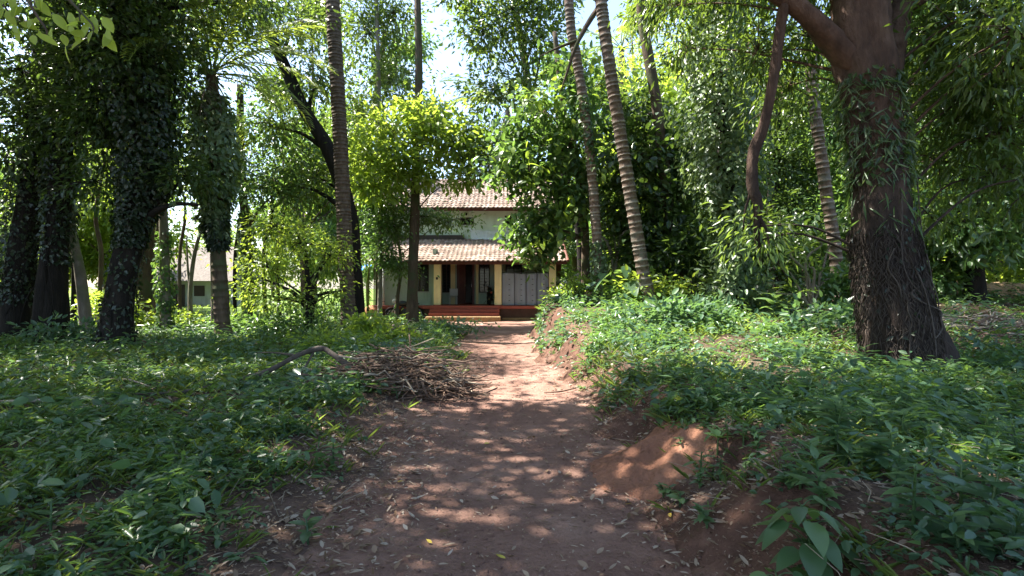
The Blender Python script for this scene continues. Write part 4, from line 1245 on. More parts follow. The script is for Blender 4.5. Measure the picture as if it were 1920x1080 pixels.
for i in front:
    d = Vector((random.uniform(-1, 1), random.uniform(-1, .5), random.uniform(-1.1, .1)))
    link('leaf', TEAK[i % 3], tk, mtx=basis(Vector(P[i]) - org, d, (random.uniform(-.7, .7), random.uniform(-.9, .3), 1), random.uniform(.75, 1.15)))
Pr = P[rest]; n = len(Pr)
D = rng.normal(size=(n, 3)); D[:, 2] -= .6
Nn = rng.normal(size=(n, 3)) * .6; Nn[:, 2] += 1
fo = link('foliage', leaves_mesh('foliage', Pr, D, Nn, .25 * (.6 + .7 * rng.random(n)), .14, 'leaf_mid', True, org=tuple(org)), tk)
fo['kind'] = 'stuff'

make_tree('tree', 'tall tree with dark hanging foliage above the house roof', 'tree', (1092, 24.5), [(1088, 450), (1060, 330), (1005, 220), (985, 120), (965, 0), (960, -120)], [.24, .2, .19, .17, .15, .13],
          cl([(905, 60, 21.5, (1.3, 1.3, 1.2), 90), (960, 20, 21.5, (1.4, 1.3, 1.3), 110), (1010, 70, 21.5, (1.1, 1.2, 1.2), 75), (925, 165, 21.5, (1.0, 1, 1.1), 62), (890, 250, 22, (.9, .9, .8), 44), (985, 160, 21.8, (.9, 1, 1), 50), (870, -10, 21, (.9, 1, .9), 40), (950, -110, 21, (2, 1.6, 1.4), 110), (1040, -30, 21, (1.3, 1.3, 1.3), 80), (900, 275, 21, (.9, .8, .6), 50), (935, 300, 20.6, (.7, .7, .6), 44), (890, 320, 20.8, (.6, .6, .3), 18)]),
          'leaf_mango', .23, .45, 12, .33, bk='bark_dark')
# near branch slanting in from above at the top centre: belongs to the tall tree over the path on the right
make_tree('tree', 'tree behind the leaning ringed palm whose long bare branch slants over the track', 'tree', (1262, 16.5), [(1258, 480), (1250, 360), (1232, 200), (1205, 40), (1190, -120)], [.25, .2, .19, .17, .15, .12],
          cl([(1190, 300, 16.8, (1.2, 1.1, 1.2), 110), (1250, 390, 16.5, (1.2, 1.1, 1.2), 110), (1170, 400, 17.5, (1.0, 1, 1.0), 80), (1275, 290, 17, (1.1, 1.1, 1.2), 95), (1210, 200, 17.5, (1.1, 1.1, .9), 60), (1200, 470, 17, (.9, .9, .7), 60), (1290, 470, 16.5, (.9, .9, .8), 62)]),
          'leaf_dark', .25, .5, 13, .30, bk='bark_brown', hexa=True,
          limbs=[([W(1196, -60, 16), W(1130, 5, 14.5), W(1085, 75, 14), W(1062, 140, 14), (W(1052, 170, 14))], [.10, .075, .055, .03, .012]), ([W(1085, 75, 14), W(1045, 90, 14), W(1012, 106, 14)], [.045, .03, .012])])
make_tree('tree', 'sunlit yellow green tree rising between ringed palm and ivy column', 'tree', (1255, 24), [(1256, 450), (1258, 330), (1262, 220), (1270, 120)], [.25, .2, .18, .15],
          cl([(1240, 160, 23, (1.5, 1.4, 1.3), 95), (1295, 230, 23, (1.4, 1.4, 1.4), 95), (1230, 260, 23.5, (1.3, 1.3, 1.2), 70), (1300, 90, 23, (1.5, 1.4, 1.3), 95), (1190, 120, 24, (1.2, 1.2, 1), 45)]),
          'leaf_bright', .20, .38, 13, .32, bk='bark_brown')
# ivy column
make_tree('ivy_tree', 'tall trunk completely clothed in pale silvery ivy leaves', 'tree', (1378, 13), [(1374, 500), (1370, 420), (1358, 300), (1350, 160), (1346, 20), (1344, -120)], [.24, .20, .19, .18, .17, .16, .14],
          cl([(1330, -140, 13, 1.8, 120), (1400, -90, 13, 1.4, 80)]), 'leaf_mango', .16, .36, 14, .28, bk='bark_dark',
          ivy=[dict(z0=1.9, z1=9.3, thick=.72, n=12500, L=.125, ar=.66, mat='leaf_ivy', lump=.4, hexa=False), dict(z0=1.3, z1=2.6, thick=.35, n=800, L=.13, mat='leaf_ivy', lump=.6)])
# bushes and vine tangles filling the right middle distance
make_tree('tree', 'vine draped tree behind the hanging limb', 'tree', (1452, 18), [(1452, 480), (1450, 380), (1455, 260), (1462, 140)], [.24, .2, .18, .15],
          cl([(1460, 300, 17.6, (1.1, 1, 1.2), 110), (1490, 400, 17.4, (1.0, 1, 1), 95), (1430, 210, 18.2, (1.1, 1.1, 1.3), 90), (1500, 220, 18.2, (1.1, 1.1, 1.2), 85), (1450, 90, 18.2, (1.3, 1.2, 1.2), 90), (1455, 450, 17, (.9, .8, .8), 70)]),
          'leaf_dark', .15, .45, 16, .27, bk='bark_dark')
make_tree('tree', 'dense shaded tree behind the big mango trunk', 'tree', (1640, 17), [(1640, 480), (1636, 380), (1630, 260), (1622, 130)], [.25, .21, .2, .16],
          cl([(1590, 400, 16.5, (1.1, 1, 1.2), 85), (1640, 300, 17, (1.4, 1.2, 1.3), 110), (1580, 250, 17, (1.1, 1.1, 1.2), 80), (1700, 380, 17, (1.4, 1.2, 1.2), 100), (1690, 200, 17, (1.5, 1.2, 1.4), 110), (1760, 280, 17, (1.4, 1.3, 1.4), 100), (1560, 130, 17, (1.3, 1.2, 1.3), 85)]),
          'leaf_mid', .18, .42, 15, .30, bk='bark_dark')
make_tree('tree', 'broad leaved tree with dark trunk above the tan earth bank', 'tree', (1828, 15.5), [(1826, 490), (1828, 420), (1835, 330), (1842, 220)], [.26, .22, .2, .15],
          cl([(1800, 400, 14.6, (1.1, 1, .9), 85), (1870, 420, 14.4, (1.1, 1, .8), 80), (1790, 300, 14.6, (1.2, 1.1, 1.1), 90), (1890, 310, 14.6, (1.4, 1.1, 1.2), 100), (1960, 400, 14.6, (1.4, 1.2, 1.1), 80), (1850, 190, 15, (1.6, 1.3, 1.3), 110), (1950, 230, 15, (1.6, 1.3, 1.3), 90)]),
          'leaf_mid', .24, .5, 12, .32, bk='bark_dark', hexa=True)

# ---- the big mango
mg_pix = [(1690, 640), (1672, 540), (1655, 430), (1652, 330), (1640, 230), (1622, 130), (1612, 50), (1612, -40)]
mb_pts = trunk_path((1697, 8), mg_pix)
mg_lim = [
    ([W(1600, 120, 8), W(1555, 68, 7.9), W(1505, 22, 7.8), W(1455, -12, 7.8), W(1380, -60, 7.6)], [.22, .165, .145, .125, .10], 'bark_red'),
    ([W(1472, 5, 7.8), W(1462, 60, 7.9), W(1450, 150, 8), (W(1432, 235, 8.1)), W(1412, 290, 8.2), W(1411, 350, 8.2), W(1421, 385, 8.2), W(1420, 440, 8.25), W(1428, 500, 8.3)], [.085, .08, .075, .08, .092, .085, .075, .05, .018], 'bark_mango'),
    ([W(1419, 400, 8.2), W(1436, 430, 8.15), W(1444, 470, 8.1)], [.035, .02, .008], 'bark_mango'), ([W(1411, 350, 8.2), W(1398, 392, 8.25), W(1392, 440, 8.3)], [.03, .018, .008], 'bark_mango'),
    ([W(1650, 190, 8), W(1676, 90, 8.1), W(1692, 0, 8.3), W(1730, -150, 8.6)], [.24, .17, .14, .12], 'bark_mango'),
    ([W(1612, 10, 8), W(1630, -150, 8.3), W(1660, -330, 8.8)], [.40, .30, .2], 'bark_red'),
    ([W(1690, 20, 8.3), W(1790, -40, 8.1), W(1920, -80, 7.6)], [.12, .09, .06], 'bark_mango'),
]
def mango_keep(S):
    # keep the crown clear of the trunk face and of the view straight down the track
    px = 960 + S[:, 0] / S[:, 1] * 1000; py = 540 - (S[:, 2] - 1.6) / S[:, 1] * 1000
    return ~((np.abs(px - 1655) < 75) & (py > -30) & (S[:, 1] < 8.2))
mango = make_tree('mango_tree', 'massive mango tree with dark vine-tangled trunk and reddish upper limbs', 'tree', (1697, 8), mg_pix, [.55, .49, .44, .40, .37, .36, .37, .40, .40],
          cl([(1300, -140, 8.5, (1.5, 1.3, .8), 110), (1420, -60, 9.2, (1.3, 1.2, .9), 110), (1560, -60, 9.4, (1.2, 1.2, .9), 90), (1520, 70, 9.6, (.75, .9, .75), 60), (1420, 100, 9.8, (.7, .8, .8), 55), (1760, 60, 8.8, (1.1, 1.1, .9), 110), (1850, 10, 8.0, (1.3, 1.2, .9), 130), (1900, 130, 8.2, (1.1, 1.1, .9), 105), (1800, 190, 9.0, (.9, 1, .9), 85), (1880, 250, 8.6, (.9, 1, .8), 75), (1760, 300, 9.6, (.8, .9, .8), 55), (1960, 330, 8.4, (1.0, 1, .8), 55),
              (1750, -220, 8.5, (2.0, 1.8, 1.0), 150), (1560, -330, 8.5, (2.2, 2, 1.0), 150), (1950, -200, 7.5, (1.8, 1.6, 1.0), 110), (1380, -330, 8.5, (2.0, 1.8, .9), 120), (1250, 10, 10.5, (.9, .9, .6), 45), (1290, 90, 10.5, (.55, .7, .5), 30), (1740, 150, 10, (1.0, 1, .9), 80), (1830, 100, 9.5, (1.0, 1, .8), 80), (1740, 400, 10.5, (.7, .8, .6), 40), (1480, 160, 10.5, (.8, .9, .8), 45), (1900, 60, 7, (.8, .8, .6), 60), (1860, 330, 9.5, (.8, .9, .7), 50), (1425, 450, 8.3, (.36, .35, .28), 16), (1398, 425, 8.35, (.22, .25, .22), 8)]),
          'leaf_mango', .17, .27, 15, .26, bk='bark_mango', limbs=mg_lim, jit=.13, sides=22, flare=1.18, droop=.7, keep=mango_keep, limb_max=.03,
          ivy=[dict(z0=3.2, z1=4.75, thick=.20, n=620, L=.24, ar=.09, mat='leaf_ivy', lump=.9), dict(z0=2.5, z1=3.3, thick=.08, n=90, L=.28, ar=.09, mat='leaf_mid', lump=.6),
               dict(z0=3.1, z1=4.8, thick=.26, n=700, L=.12, ar=.4, mat='leaf_dark', lump=.9), dict(z0=.9, z1=3.0, thick=.05, n=260, L=.09, ar=.5, mat='leaf_ivy_dark', lump=.9)])
# lianas and dead rootlets on the mango trunk
mP = catmull(mb_pts, 10); mR = np.interp(np.linspace(0, 8, len(mP)), np.arange(9), [.55, .49, .44, .40, .37, .36, .37, .40, .40])
rv = np.random.default_rng(77)
def on_trunk(z, a, off):
    x = np.interp(z, mP[:, 2], mP[:, 0]); y = np.interp(z, mP[:, 2], mP[:, 1]); r = np.interp(z, mP[:, 2], mR) + off
    return (x + math.cos(a) * r, y + math.sin(a) * r, z)
for i in range(11):
    a = math.radians(rv.uniform(170, 370)); z0_ = rv.uniform(.3, .9); z1_ = rv.uniform(1.6, 3.4); k = 7; wob = rv.uniform(.1, .5)
    pts_ = [on_trunk(z0_ + (z1_ - z0_) * t, a + wob * math.sin(t * rv.uniform(3, 7)) + rv.normal() * .05, .02 + rv.random() * .05) for t in np.linspace(0, 1, k)]
    m = MB(); rr_ = rv.uniform(.005, .012); m.tube(pts_, [rr_] * k, 5, sub=4); m.build('liana', 'vine_dry', mango, True)
n = 5200
zz = rv.random(n) * 2.3 + .25; aa = rv.random(n) * 6.283
pp = np.array([on_trunk(z, a, .02) for z, a in zip(zz, aa)])
ra = np.stack([np.cos(aa), np.sin(aa), np.zeros(n)], 1); tg = np.stack([-np.sin(aa), np.cos(aa), np.zeros(n)], 1)
D = ra * .35 + tg * rv.normal(size=(n, 1)) * .5 + np.array([0, 0, -.8]); 
rt = link('rootlets', leaves_mesh('rootlets', pp, D, ra + rv.normal(size=(n, 3)) * .3, .08 + .16 * rv.random(n), .010, 'vine_dry', org=world_org(mango)), mango)
rt['kind'] = 'stuff'

# ================================================================ SHADE TREES standing round the camera, trunks beside the frame
make_tree('shade_tree', 'tall shade tree with high crown overhanging the weedy ground and track', 'tree', (-3200, 1.6), [(-3200, -1500), (-3100, -4000), (-2800, -5200)], [.4, .34, .3, .22],
          [(Vector((-6.8, 3.5, 9.3)), (2.6, 2.4, 1.3), 230), (Vector((-3.6, 4.2, 9.8)), (2.4, 2.0, 1.2), 120), (Vector((-11.3, 5.0, 10.0)), (2.4, 2.2, 1.2), 190), (Vector((-12.6, 8.0, 10.4)), (2.4, 2.0, 1.2), 180), (Vector((-10.6, 2.4, 9.6)), (2.2, 2.0, 1.2), 150), (Vector((-9.5, 9.2, 10.6)), (2.0, 1.6, 1.1), 100), (Vector((-13.5, 11.0, 11)), (2.2, 1.6, 1.1), 100), (Vector((-8.5, 6.4, 9.6)), (2.4, 2.2, 1.3), 210), (Vector((-5.2, 7.4, 10.2)), (2.3, 1.9, 1.2), 190), (Vector((-2.0, 6.6, 10.6)), (1.9, 1.8, 1.1), 80), (Vector((-6, 0.5, 9)), (2.4, 2.2, 1.3), 180), (Vector((-3.2, 1.4, 9.2)), (2.2, 2, 1.2), 170)],
          'leaf_dark', .24, .48, 20, .36, twigs=.2)
make_tree('shade_tree', 'shade tree with broad crown behind the viewpoint over the track', 'tree', (960 - 2600, -2.5), [(960 + 2600, 2500), (960 + 2700, 3800)], [.36, .3, .25],
          [(Vector((-1.0, .2, 8.8)), (2.2, 2, 1.2), 150), (Vector((1.6, 2.6, 9.6)), (2.0, 1.8, 1.2), 140), (Vector((0.4, 5.2, 10.2)), (1.7, 1.5, 1.0), 90), (Vector((3.8, 5.0, 9.8)), (1.8, 1.7, 1.1), 105), (Vector((1.5, 8.0, 11.4)), (1.4, 1.4, .9), 50), (Vector((-1.2, 3.2, 11)), (2.0, 1.8, 1.0), 150), (Vector((-3.6, 6.0, 12)), (2.0, 1.8, 1.0), 60), (Vector((-5.4, 4.2, 11.6)), (1.9, 1.6, .9), 120), (Vector((-1.0, 8.2, 13)), (1.6, 1.4, .9), 80)],
          'leaf_mango', .23, .46, 19, .36, twigs=.2)
# hanging twig with big sunlit leaves at the upper left: part of its own small tree by the frame edge
YL = [leaf_template('leaf', .088, .048, 'leaf_single_yellow', .18, .08, 'oval', 5), leaf_template('leaf', .075, .045, 'leaf_single_yellow', .05, .15, 'oval', 5)]
yt = thing('bright_leaf_tree', 'young tree reaching in with large lit yellow green leaves on a drooping twig', 'tree', (-4.1, 2.4, g1(-4.1, 2.4)))
o_ = Vector(world_org(yt))
tips = [W(60, 10, 2.7), W(150, 40, 2.7), W(90, 70, 2.65), W(20, 40, 2.75), W(175, 65, 2.7)]
m = MB(); m.tube([(-4.1, 2.4, o_.z - .1), (-4.0, 2.45, 1.6), (-3.7, 2.55, 3.0), (-3.1, 2.6, 3.5)], [.05, .045, .035, .02], 8, sub=6); m.build('trunk', 'bark_brown', yt, True)
for t in tips:
    m = MB(); m.tube([(-3.5, 2.58, 3.2), ((-3.1 + t.x) / 2, 2.63, 3.35), (t.x - .05, t.y, t.z + .10), tuple(t)], [.012, .009, .006, .003], 5, sub=4); m.build('twig', 'bark_brown', yt, True)
ry = random.Random(4)
for t in tips:
    for k in range(8):
        p = t + Vector((ry.uniform(-.10, .10), ry.uniform(-.08, .08), ry.uniform(-.05, .12)))
        d = Vector((ry.uniform(-.7, .7), ry.uniform(-.5, .5), ry.uniform(-1.2, -.1)))
        link('leaf', YL[k % 2], yt, mtx=basis(p - o_, d, (ry.uniform(-.6, .6), -1.0, ry.uniform(.2, .9)), ry.uniform(.75, 1.1)))

# ================================================================ BACKGROUND TREES behind the clearing and the house
def bg_proto(leafmat, seed, H=11.0, R=3.2, L=.30, cnt=46, per=20, bk='bark_brown'):
    """a far tree built once: returns (trunk mesh, crown mesh)"""
    r_ = np.random.default_rng(seed)
    m = MB(); m.tube([(0, 0, -.2), (r_.normal() * .2, 0, H * .25), (r_.normal() * .4, r_.normal() * .3, H * .55), (0, 0, H * .85)], [.26, .2, .15, .05], 8, jit=.1, sub=5)
    for i in range(7):
        a = i * .9; z = H * r_.uniform(.25, .6)
        m.tube([(0, 0, z), (math.cos(a) * R * .4, math.sin(a) * R * .4, z + .9), (math.cos(a) * R * .75, math.sin(a) * R * .75, z + 1.6)], [.08, .05, .02], 5, sub=3)
    tm = m.mesh('trunk', bk, True)
    cls = []
    for i in range(13):
        a = r_.uniform(0, 6.28); q = R * math.sqrt(r_.random()) * .8; z = H * r_.uniform(.24, .92)
        q *= 1.15 - .5 * abs(z / H - .5)
        rr = r_.uniform(.9, 1.5)
        cls.append(((math.cos(a) * q, math.sin(a) * q, z), (rr, rr, rr * .75), cnt))
    s, o = subs_in(cls)
    return tm, leaf_cloud('crown', s, o, per, .33, L, .45, leafmat, .3)
BG = [bg_proto('leaf_mid', 1), bg_proto('leaf_bright', 2, 9.5, 3.0), bg_proto('leaf_mango', 3, 13, 3.4), bg_proto('leaf_ivy', 4, 10.5, 2.9, .24)]
BG.append(bg_proto('leaf_mid', 7, 21, 4.4, .36, 52, 20)); BG.append(bg_proto('leaf_mango', 8, 24, 4.2, .36, 52, 20))
def bg_tree(x, y, k, s, az, label, group, zs=1.0):
    t = thing('background_tree', label, 'tree', (x, y, g1(x, y)), group)
    tm, cm = BG[k]
    for nm, me in (('trunk', tm), ('crown', cm)):
        o = link(nm, me, t)
    t.scale = (s, s, s * zs); t.rotation_euler = (0, 0, az)
    return t
LBL = ['mid green tree standing in the woods behind the house and clearing', 'yellow green tree standing in the woods behind the house and clearing', 'tall olive green tree standing in the woods behind the house and clearing', 'grey green tree standing in the woods behind the house and clearing', 'very tall mid green tree topping the woods', 'very tall olive green tree topping the woods']
GRP = 'trees in the woods behind'
br = random.Random(12)
spots = []
for row, (y0, n, x0, x1) in enumerate(((27, 6, 6, 26), (34, 9, 7, 38), (42, 16, -46, 44), (54, 18, -60, 56), (72, 18, -84, 76), (95, 20, -112, 104))):
    for i in range(n):
        x = x0 + (x1 - x0) * (i + .5) / n + br.uniform(-1.2, 1.2); y = y0 + br.uniform(-2.5, 2.5)
        px = 960 + x / y * 1000
        if y < 60 and 730 < px < 905: continue                 # open sky above the track
        if -33 < x < -22 and 40 < y < 53: continue
        if 305 < px < 505 and 24 < y < 80: continue            # open lawn with the outbuilding
        if px < 640 and y > 48 and br.random() < .55: continue   # sky shows low between the left trunks
        spots.append((x, y))
spots += [(-20, 27), (-12, 31), (-24, 33), (13.5, 21), (17, 17.5), (20, 22), (11, 25), (-11.5, 38), (7.5, 23.5), (9.5, 29)]
spots += [(-18, 13), (-23, 18), (-29, 24), (-36, 31), (-21, 8), (-29, 13), (-44, 36), (-36, 20), (-26, 3), (18, 13.5), (24, 19), (31, 27), (22, 7), (40, 33), (31, 15)]   # the wood goes on beside the frame
for i, (x, y) in enumerate(spots):
    k = br.choice((0, 1, 2, 3, 0, 1))
    if x < 0 and y < 36: k = br.choice((0, 2, 1))
    bg_tree(x, y, k, br.uniform(.8, 1.15) * (1 + max(0, y - 40) / 160), br.uniform(0, 6.28), LBL[k], GRP + ' (' + ('mid green', 'yellow green', 'olive green', 'grey green')[k] + ')')
for x, y, k in ((-25, 33, 4), (-13.5, 36, 5), (-31, 38, 4), (-10.5, 42, 4), (8.5, 38, 5), (12, 33, 4), (17, 36, 5), (23, 34, 4), (28, 40, 5), (20, 28, 4), (5.2, 44, 4), (-36, 44, 4), (34, 36, 4)):
    bg_tree(x, y, k, br.uniform(.9, 1.1), br.uniform(0, 6.28), LBL[k], 'very tall trees topping the woods (' + ('mid green', 'olive green')[k - 4] + ')')
# ================================================================ GROUND COVER
def spots_in(n, x0, x1, y0, y1, dens):
    x = rng.uniform(x0, x1, n); y = rng.uniform(y0, y1, n)
    k = rng.random(n) < dens(x, y)
    return x[k], y[k]

def d_edge(x, y):
    dl, dr = edges(x, y)
    return dl, dr, np.maximum(dl, dr)

def dens_cover(x, y):
    dl, dr, d = d_edge(x, y)
    near = sm((y - 5.5) / 3)
    wl = .85 * (1 - near) + .3 * near                # bare litter strip on the left edge up close
    wr = .35 * (1 - near) + .15 * near
    a = np.where(dl > 0, sm((dl - wl * vnoise(x, y, .6, 31) * 1.3 + .1) / .7), sm((dr - wr * vnoise(x, y, .6, 32) * 1.4) / .4))
    patch = sm((vnoise(x, y, 1.25, 33) * .5 + vnoise(x, y, .4, 34) * .5 - .34 - .03 * ((x > 0) & (y < 6.5))) / .26)
    trunk = sm((np.hypot(x - 5.9, y - 8) - .5) / .5)
    dark = 1 - .65 * np.exp(-(((x + 9.3) / 3.2) ** 2 + ((y - 12.2) / 1.5) ** 2))
    yard = sm((25.6 - y) / 1.2)
    dry = 1 - .85 * sm((x - 7.4) / .8) * sm((y - 9) / 1) * sm((16.5 - y) / 1)
    yard = yard * dry
    return a * (.07 + .93 * patch) * trunk * yard * dark

def cover(name, zones, mat, label):
    Ps, Ds, Ns, Ls, Us = [], [], [], [], []
    for n, x0, x1, y0, y1, per, h, L, spread in zones:
        x, y = spots_in(n, x0, x1, y0, y1, dens_cover)
        z = gz(x, y)
        hh = h * (.35 + 1.1 * rng.random(len(x)) ** 1.6) * (.5 + .9 * vnoise(x, y, 1.6, 35))
        dl, dr = edges(x, y)
        hh = hh * np.where(dr > 0, 1.25, 1.0) * np.clip(.35 + np.maximum(dl, dr) * .7, .35, 1)
        m = len(x)
        X = np.repeat(x, per); Y = np.repeat(y, per); Z = np.repeat(z, per); H = np.repeat(hh, per)
        k = len(X)
        a = rng.random(k) * 6.283; q = spread * (rng.random(k) ** .7)
        tz = rng.random(k)
        P = np.stack([X + np.cos(a) * q * tz, Y + np.sin(a) * q * tz, Z + H * (.12 + .88 * tz)], 1)
        D = np.stack([np.cos(a), np.sin(a), .25 - .75 * rng.random(k)], 1) + rng.normal(size=(k, 3)) * .25
        Nn = rng.normal(size=(k, 3)) * .38; Nn[:, 2] += 1
        Ps.append(P); Ds.append(D); Ns.append(Nn); Ls.append(L * (.55 + .9 * rng.random(k) ** 1.3))
        sp = np.repeat(np.clip(.3 + .9 * (vnoise(x, y, .8, 36) - .3), 0, 1), per)
        Us.append(np.clip(.5 * sp + .5 * rng.random(k), 0, 1))
    P = np.concatenate(Ps); L = np.concatenate(Ls)
    o = link(name, leaves_mesh(name, P, np.concatenate(Ds), np.concatenate(Ns), L, L * ((.42 + .25 * rng.random(len(L))) if name == 'ground_cover' else (.20 + .14 * rng.random(len(L)))), mat, True, .10, .14, u=np.concatenate(Us)))
    return tag(o, label, None, None, 'stuff')

cover('ground_cover', [
    (3300, -5.5, 5.5, 1.5, 5.5, 7, .11, .052, .11), (700, -5.5, 5.5, 1.5, 5.5, 8, .22, .10, .16), (7000, -5.5, 5.5, 1.5, 5.5, 6, .06, .030, .07),
    (7000, -11, 11, 5.0, 10.5, 6, .14, .068, .14), (1500, -11, 11, 5, 10.5, 8, .3, .12, .2), (9000, -11, 11, 5, 10.5, 5, .08, .04, .08),
    (15000, -17, 17, 10, 17, 6, .24, .105, .18),
    (13000, -26, 26, 16, 27, 6, .26, .15, .24),
], 'leaf_cover', 'low leafy green weeds carpeting the ground beside the track')

_dc = dens_cover
def dens_cover(x, y):
    return np.clip(_dc(x, y) * sm((vnoise(x, y, .75, 38) - .30) / .2) * 1.5 + .02 * (np.maximum(*edges(x, y)) > .05), 0, 1)
o = cover('undergrowth', [
    (5200, -5.5, 5.5, 1.5, 5.5, 9, .17, .085, .07),
    (9500, -11, 11, 5.0, 10.5, 8, .22, .11, .09),
    (9000, -17, 17, 10, 17, 7, .34, .16, .14),
    (6000, -26, 26, 16, 26, 6, .36, .22, .2),
], 'leaf_mid', 'taller narrow leaved weeds in patches among the low ones')
dens_cover = _dc
# dead stalks standing and lying among the weeds
n = 2600
x = rng.uniform(-9, 9, n); y = 1.6 + 11 * rng.random(n) ** 1.3
_l, _r = edges(x, y); k = np.maximum(_l, _r) > .15; x, y = x[k], y[k]; n = len(x)
A_ = np.stack([x, y, gz(x, y) + .01], 1)
dd = rng.normal(size=(n, 3)) * np.array([1, 1, .22]); dd[:, 2] = np.abs(dd[:, 2]) + .05
B_ = A_ + unit(dd) * (.08 + .3 * rng.random(n) ** 2)[:, None]
tag(link('dry_stalks', twig_mesh('dry_stalks', A_, B_, .0035, .0015, 'stick_pale', (0, 0, 0))), 'dry straw coloured stalks scattered through the weeds', None, None, 'stuff')

def grass_blades(name, zones, mat, label):
    Ps, Ds, Ns, Ls, Ws = [], [], [], [], []
    for n, x0, x1, y0, y1, per, h, w in zones:
        x, y = spots_in(n, x0, x1, y0, y1, lambda a, b: np.clip(dens_cover(a, b) * 1.1 + .10 * (np.maximum(*edges(a, b)) > .1), 0, 1) * sm((vnoise(a, b, 1.7, 41) - .25) / .3))
        z = gz(x, y)
        X = np.repeat(x, per); Y = np.repeat(y, per); Z = np.repeat(z, per); k = len(X)
        a = rng.random(k) * 6.283
        P = np.stack([X + np.cos(a) * .02, Y + np.sin(a) * .02, Z - .01], 1)
        D = np.stack([np.cos(a) * .75, np.sin(a) * .75, .55 + .8 * rng.random(k)], 1)
        Nn = np.stack([-np.cos(a), -np.sin(a), .8 * np.ones(k)], 1) + rng.normal(size=(k, 3)) * .15
        l = h * (.4 + .9 * rng.random(k))
        Ps.append(P); Ds.append(D); Ns.append(Nn); Ls.append(l); Ws.append(w * (.7 + .6 * rng.random(k)))
    o = link(name, leaves_mesh(name, np.concatenate(Ps), np.concatenate(Ds), np.concatenate(Ns), np.concatenate(Ls), np.concatenate(Ws), mat, True, .05, .28))
    return tag(o, label, None, None, 'stuff')
grass_blades('grass', [
    (3800, -5.5, 5.5, 1.5, 5.5, 5, .16, .008),
    (6500, -10, 10, 5, 10.5, 5, .20, .012),
    (6500, -15, 15, 10, 17, 5, .28, .018),
    (5000, -24, 24, 17, 26, 5, .32, .03),
    (9000, -45, 8, 26, 52, 4, .35, .06),
], 'leaf_grass', 'thin green grass tufts growing among the weeds')

# dry leaf litter and twigs
def litter(name, zones, label):
    Ps, Ds, Ns, Ls, Ws = [], [], [], [], []
    for n, x0, x1, y0, y1, L, on_path in zones:
        x = rng.uniform(x0, x1, n); y = rng.uniform(y0, y1, n)
        dl, dr, d = d_edge(x, y)
        w = np.exp(-((dl - .25) / .55) ** 2) * 1.0 + .30 * (d > .1) + np.where(d <= .1, on_path, 0) + .8 * np.exp(-((dr - .45) / .5) ** 2)
        k = rng.random(n) < w
        x, y = x[k], y[k]; k = len(x)
        a = rng.random(k) * 6.283
        Ps.append(np.stack([x, y, topz(x, y) + .008 + .012 * rng.random(k)], 1))
        Ds.append(np.stack([np.cos(a), np.sin(a), rng.normal(size=k) * .18], 1))
        Nn = rng.normal(size=(k, 3)) * .3; Nn[:, 2] += 1; Ns.append(Nn)
        l = L * (.4 + .9 * rng.random(k)); Ls.append(l); Ws.append(l * (.16 + .3 * rng.random(k)))
    o = link(name, leaves_mesh(name, np.concatenate(Ps), np.concatenate(Ds), np.concatenate(Ns), np.concatenate(Ls), np.concatenate(Ws), 'leaf_dry', True, .22, -.12))
    return tag(o, label, None, None, 'stuff')
litter('leaf_litter', [(16000, -4.5, 4.5, 1.4, 6, .065, .07), (30000, -4, 4, 1.4, 6, .028, .22), (16000, -5, 5, 6, 12, .035, .12), (9000, 7.2, 14, 9, 16.5, .12, 0), (18000, -9, 9, 6, 13, .075, .05), (7000, -16, 16, 12, 24, .10, .02)], 'scattered dry brown leaf litter on soil and track edges')

# small stones and clods on the path
n = 2600
x = rng.uniform(-1.6, 1.6, n); y = 1.6 + 9 * rng.random(n) ** 1.4
dl, dr, d = d_edge(x, y); k = d < .35; x, y = x[k], y[k]; n = len(x)
s = .004 + .012 * rng.random(n) ** 3
base = np.array([(1, 0, 0), (0, 1, 0), (-1, 0, 0), (0, -1, 0), (0, 0, .8), (0, 0, -.8)])
v = base[None] * (s[:, None, None] * (.6 + .8 * rng.random((n, 6, 1)))) + np.stack([x, y, topz(x, y) + s * .35], 1)[:, None]
F = np.array([(0, 1, 4), (1, 2, 4), (2, 3, 4), (3, 0, 4), (1, 0, 5), (2, 1, 5), (3, 2, 5), (0, 3, 5)])
f = (np.arange(n)[:, None, None] * 6 + F[None]).reshape(-1, 3)
tag(link('gravel', raw_mesh('gravel', v.reshape(-1, 3), f, 3, 'path', False)), 'small loose stones and clods on the dirt track', None, None, 'stuff')

# ---- single fallen leaves on the track
FL_Y = [leaf_template('leaf', .11, .036, 'leaf_fallen_yellow', -.12, .15, 'lance', 5), leaf_template('leaf', .09, .04, 'leaf_fallen_yellow', .1, .18, 'oval', 5)]
FL_B = [leaf_template('leaf', .12, .04, 'leaf_fallen_brown', -.15, .2, 'lance', 5), leaf_template('leaf', .10, .045, 'leaf_fallen_brown', -.25, .25, 'oval', 5), leaf_template('leaf', .14, .035, 'leaf_fallen_brown', -.1, .3, 'lance', 5)]
rl = random.Random(8)
def fallen(px, py, me, label, group):
    Y = CAM_Z * FPX / (py - 540); x = (px - 960) * Y / FPX
    a = rl.uniform(0, 6.28)
    z = float(topz(np.array([x]), np.array([Y]))[0]) + .014
    o = link('fallen_leaf', me, None, mtx=basis((x, Y, z), (math.cos(a), math.sin(a), rl.uniform(-.05, .1)), (rl.uniform(-.5, .5), rl.uniform(-.5, .5), 1), rl.uniform(.5, .85)))
    tag(o, label, 'leaf', group)
for px, py in ((810, 1020), (948, 1046), (745, 905), (1255, 985), (908, 832), (1185, 948)):
    fallen(px, py, FL_Y[rl.randrange(2)], 'yellow fallen leaf lying on the bare dirt track', 'yellow fallen leaves on the track')
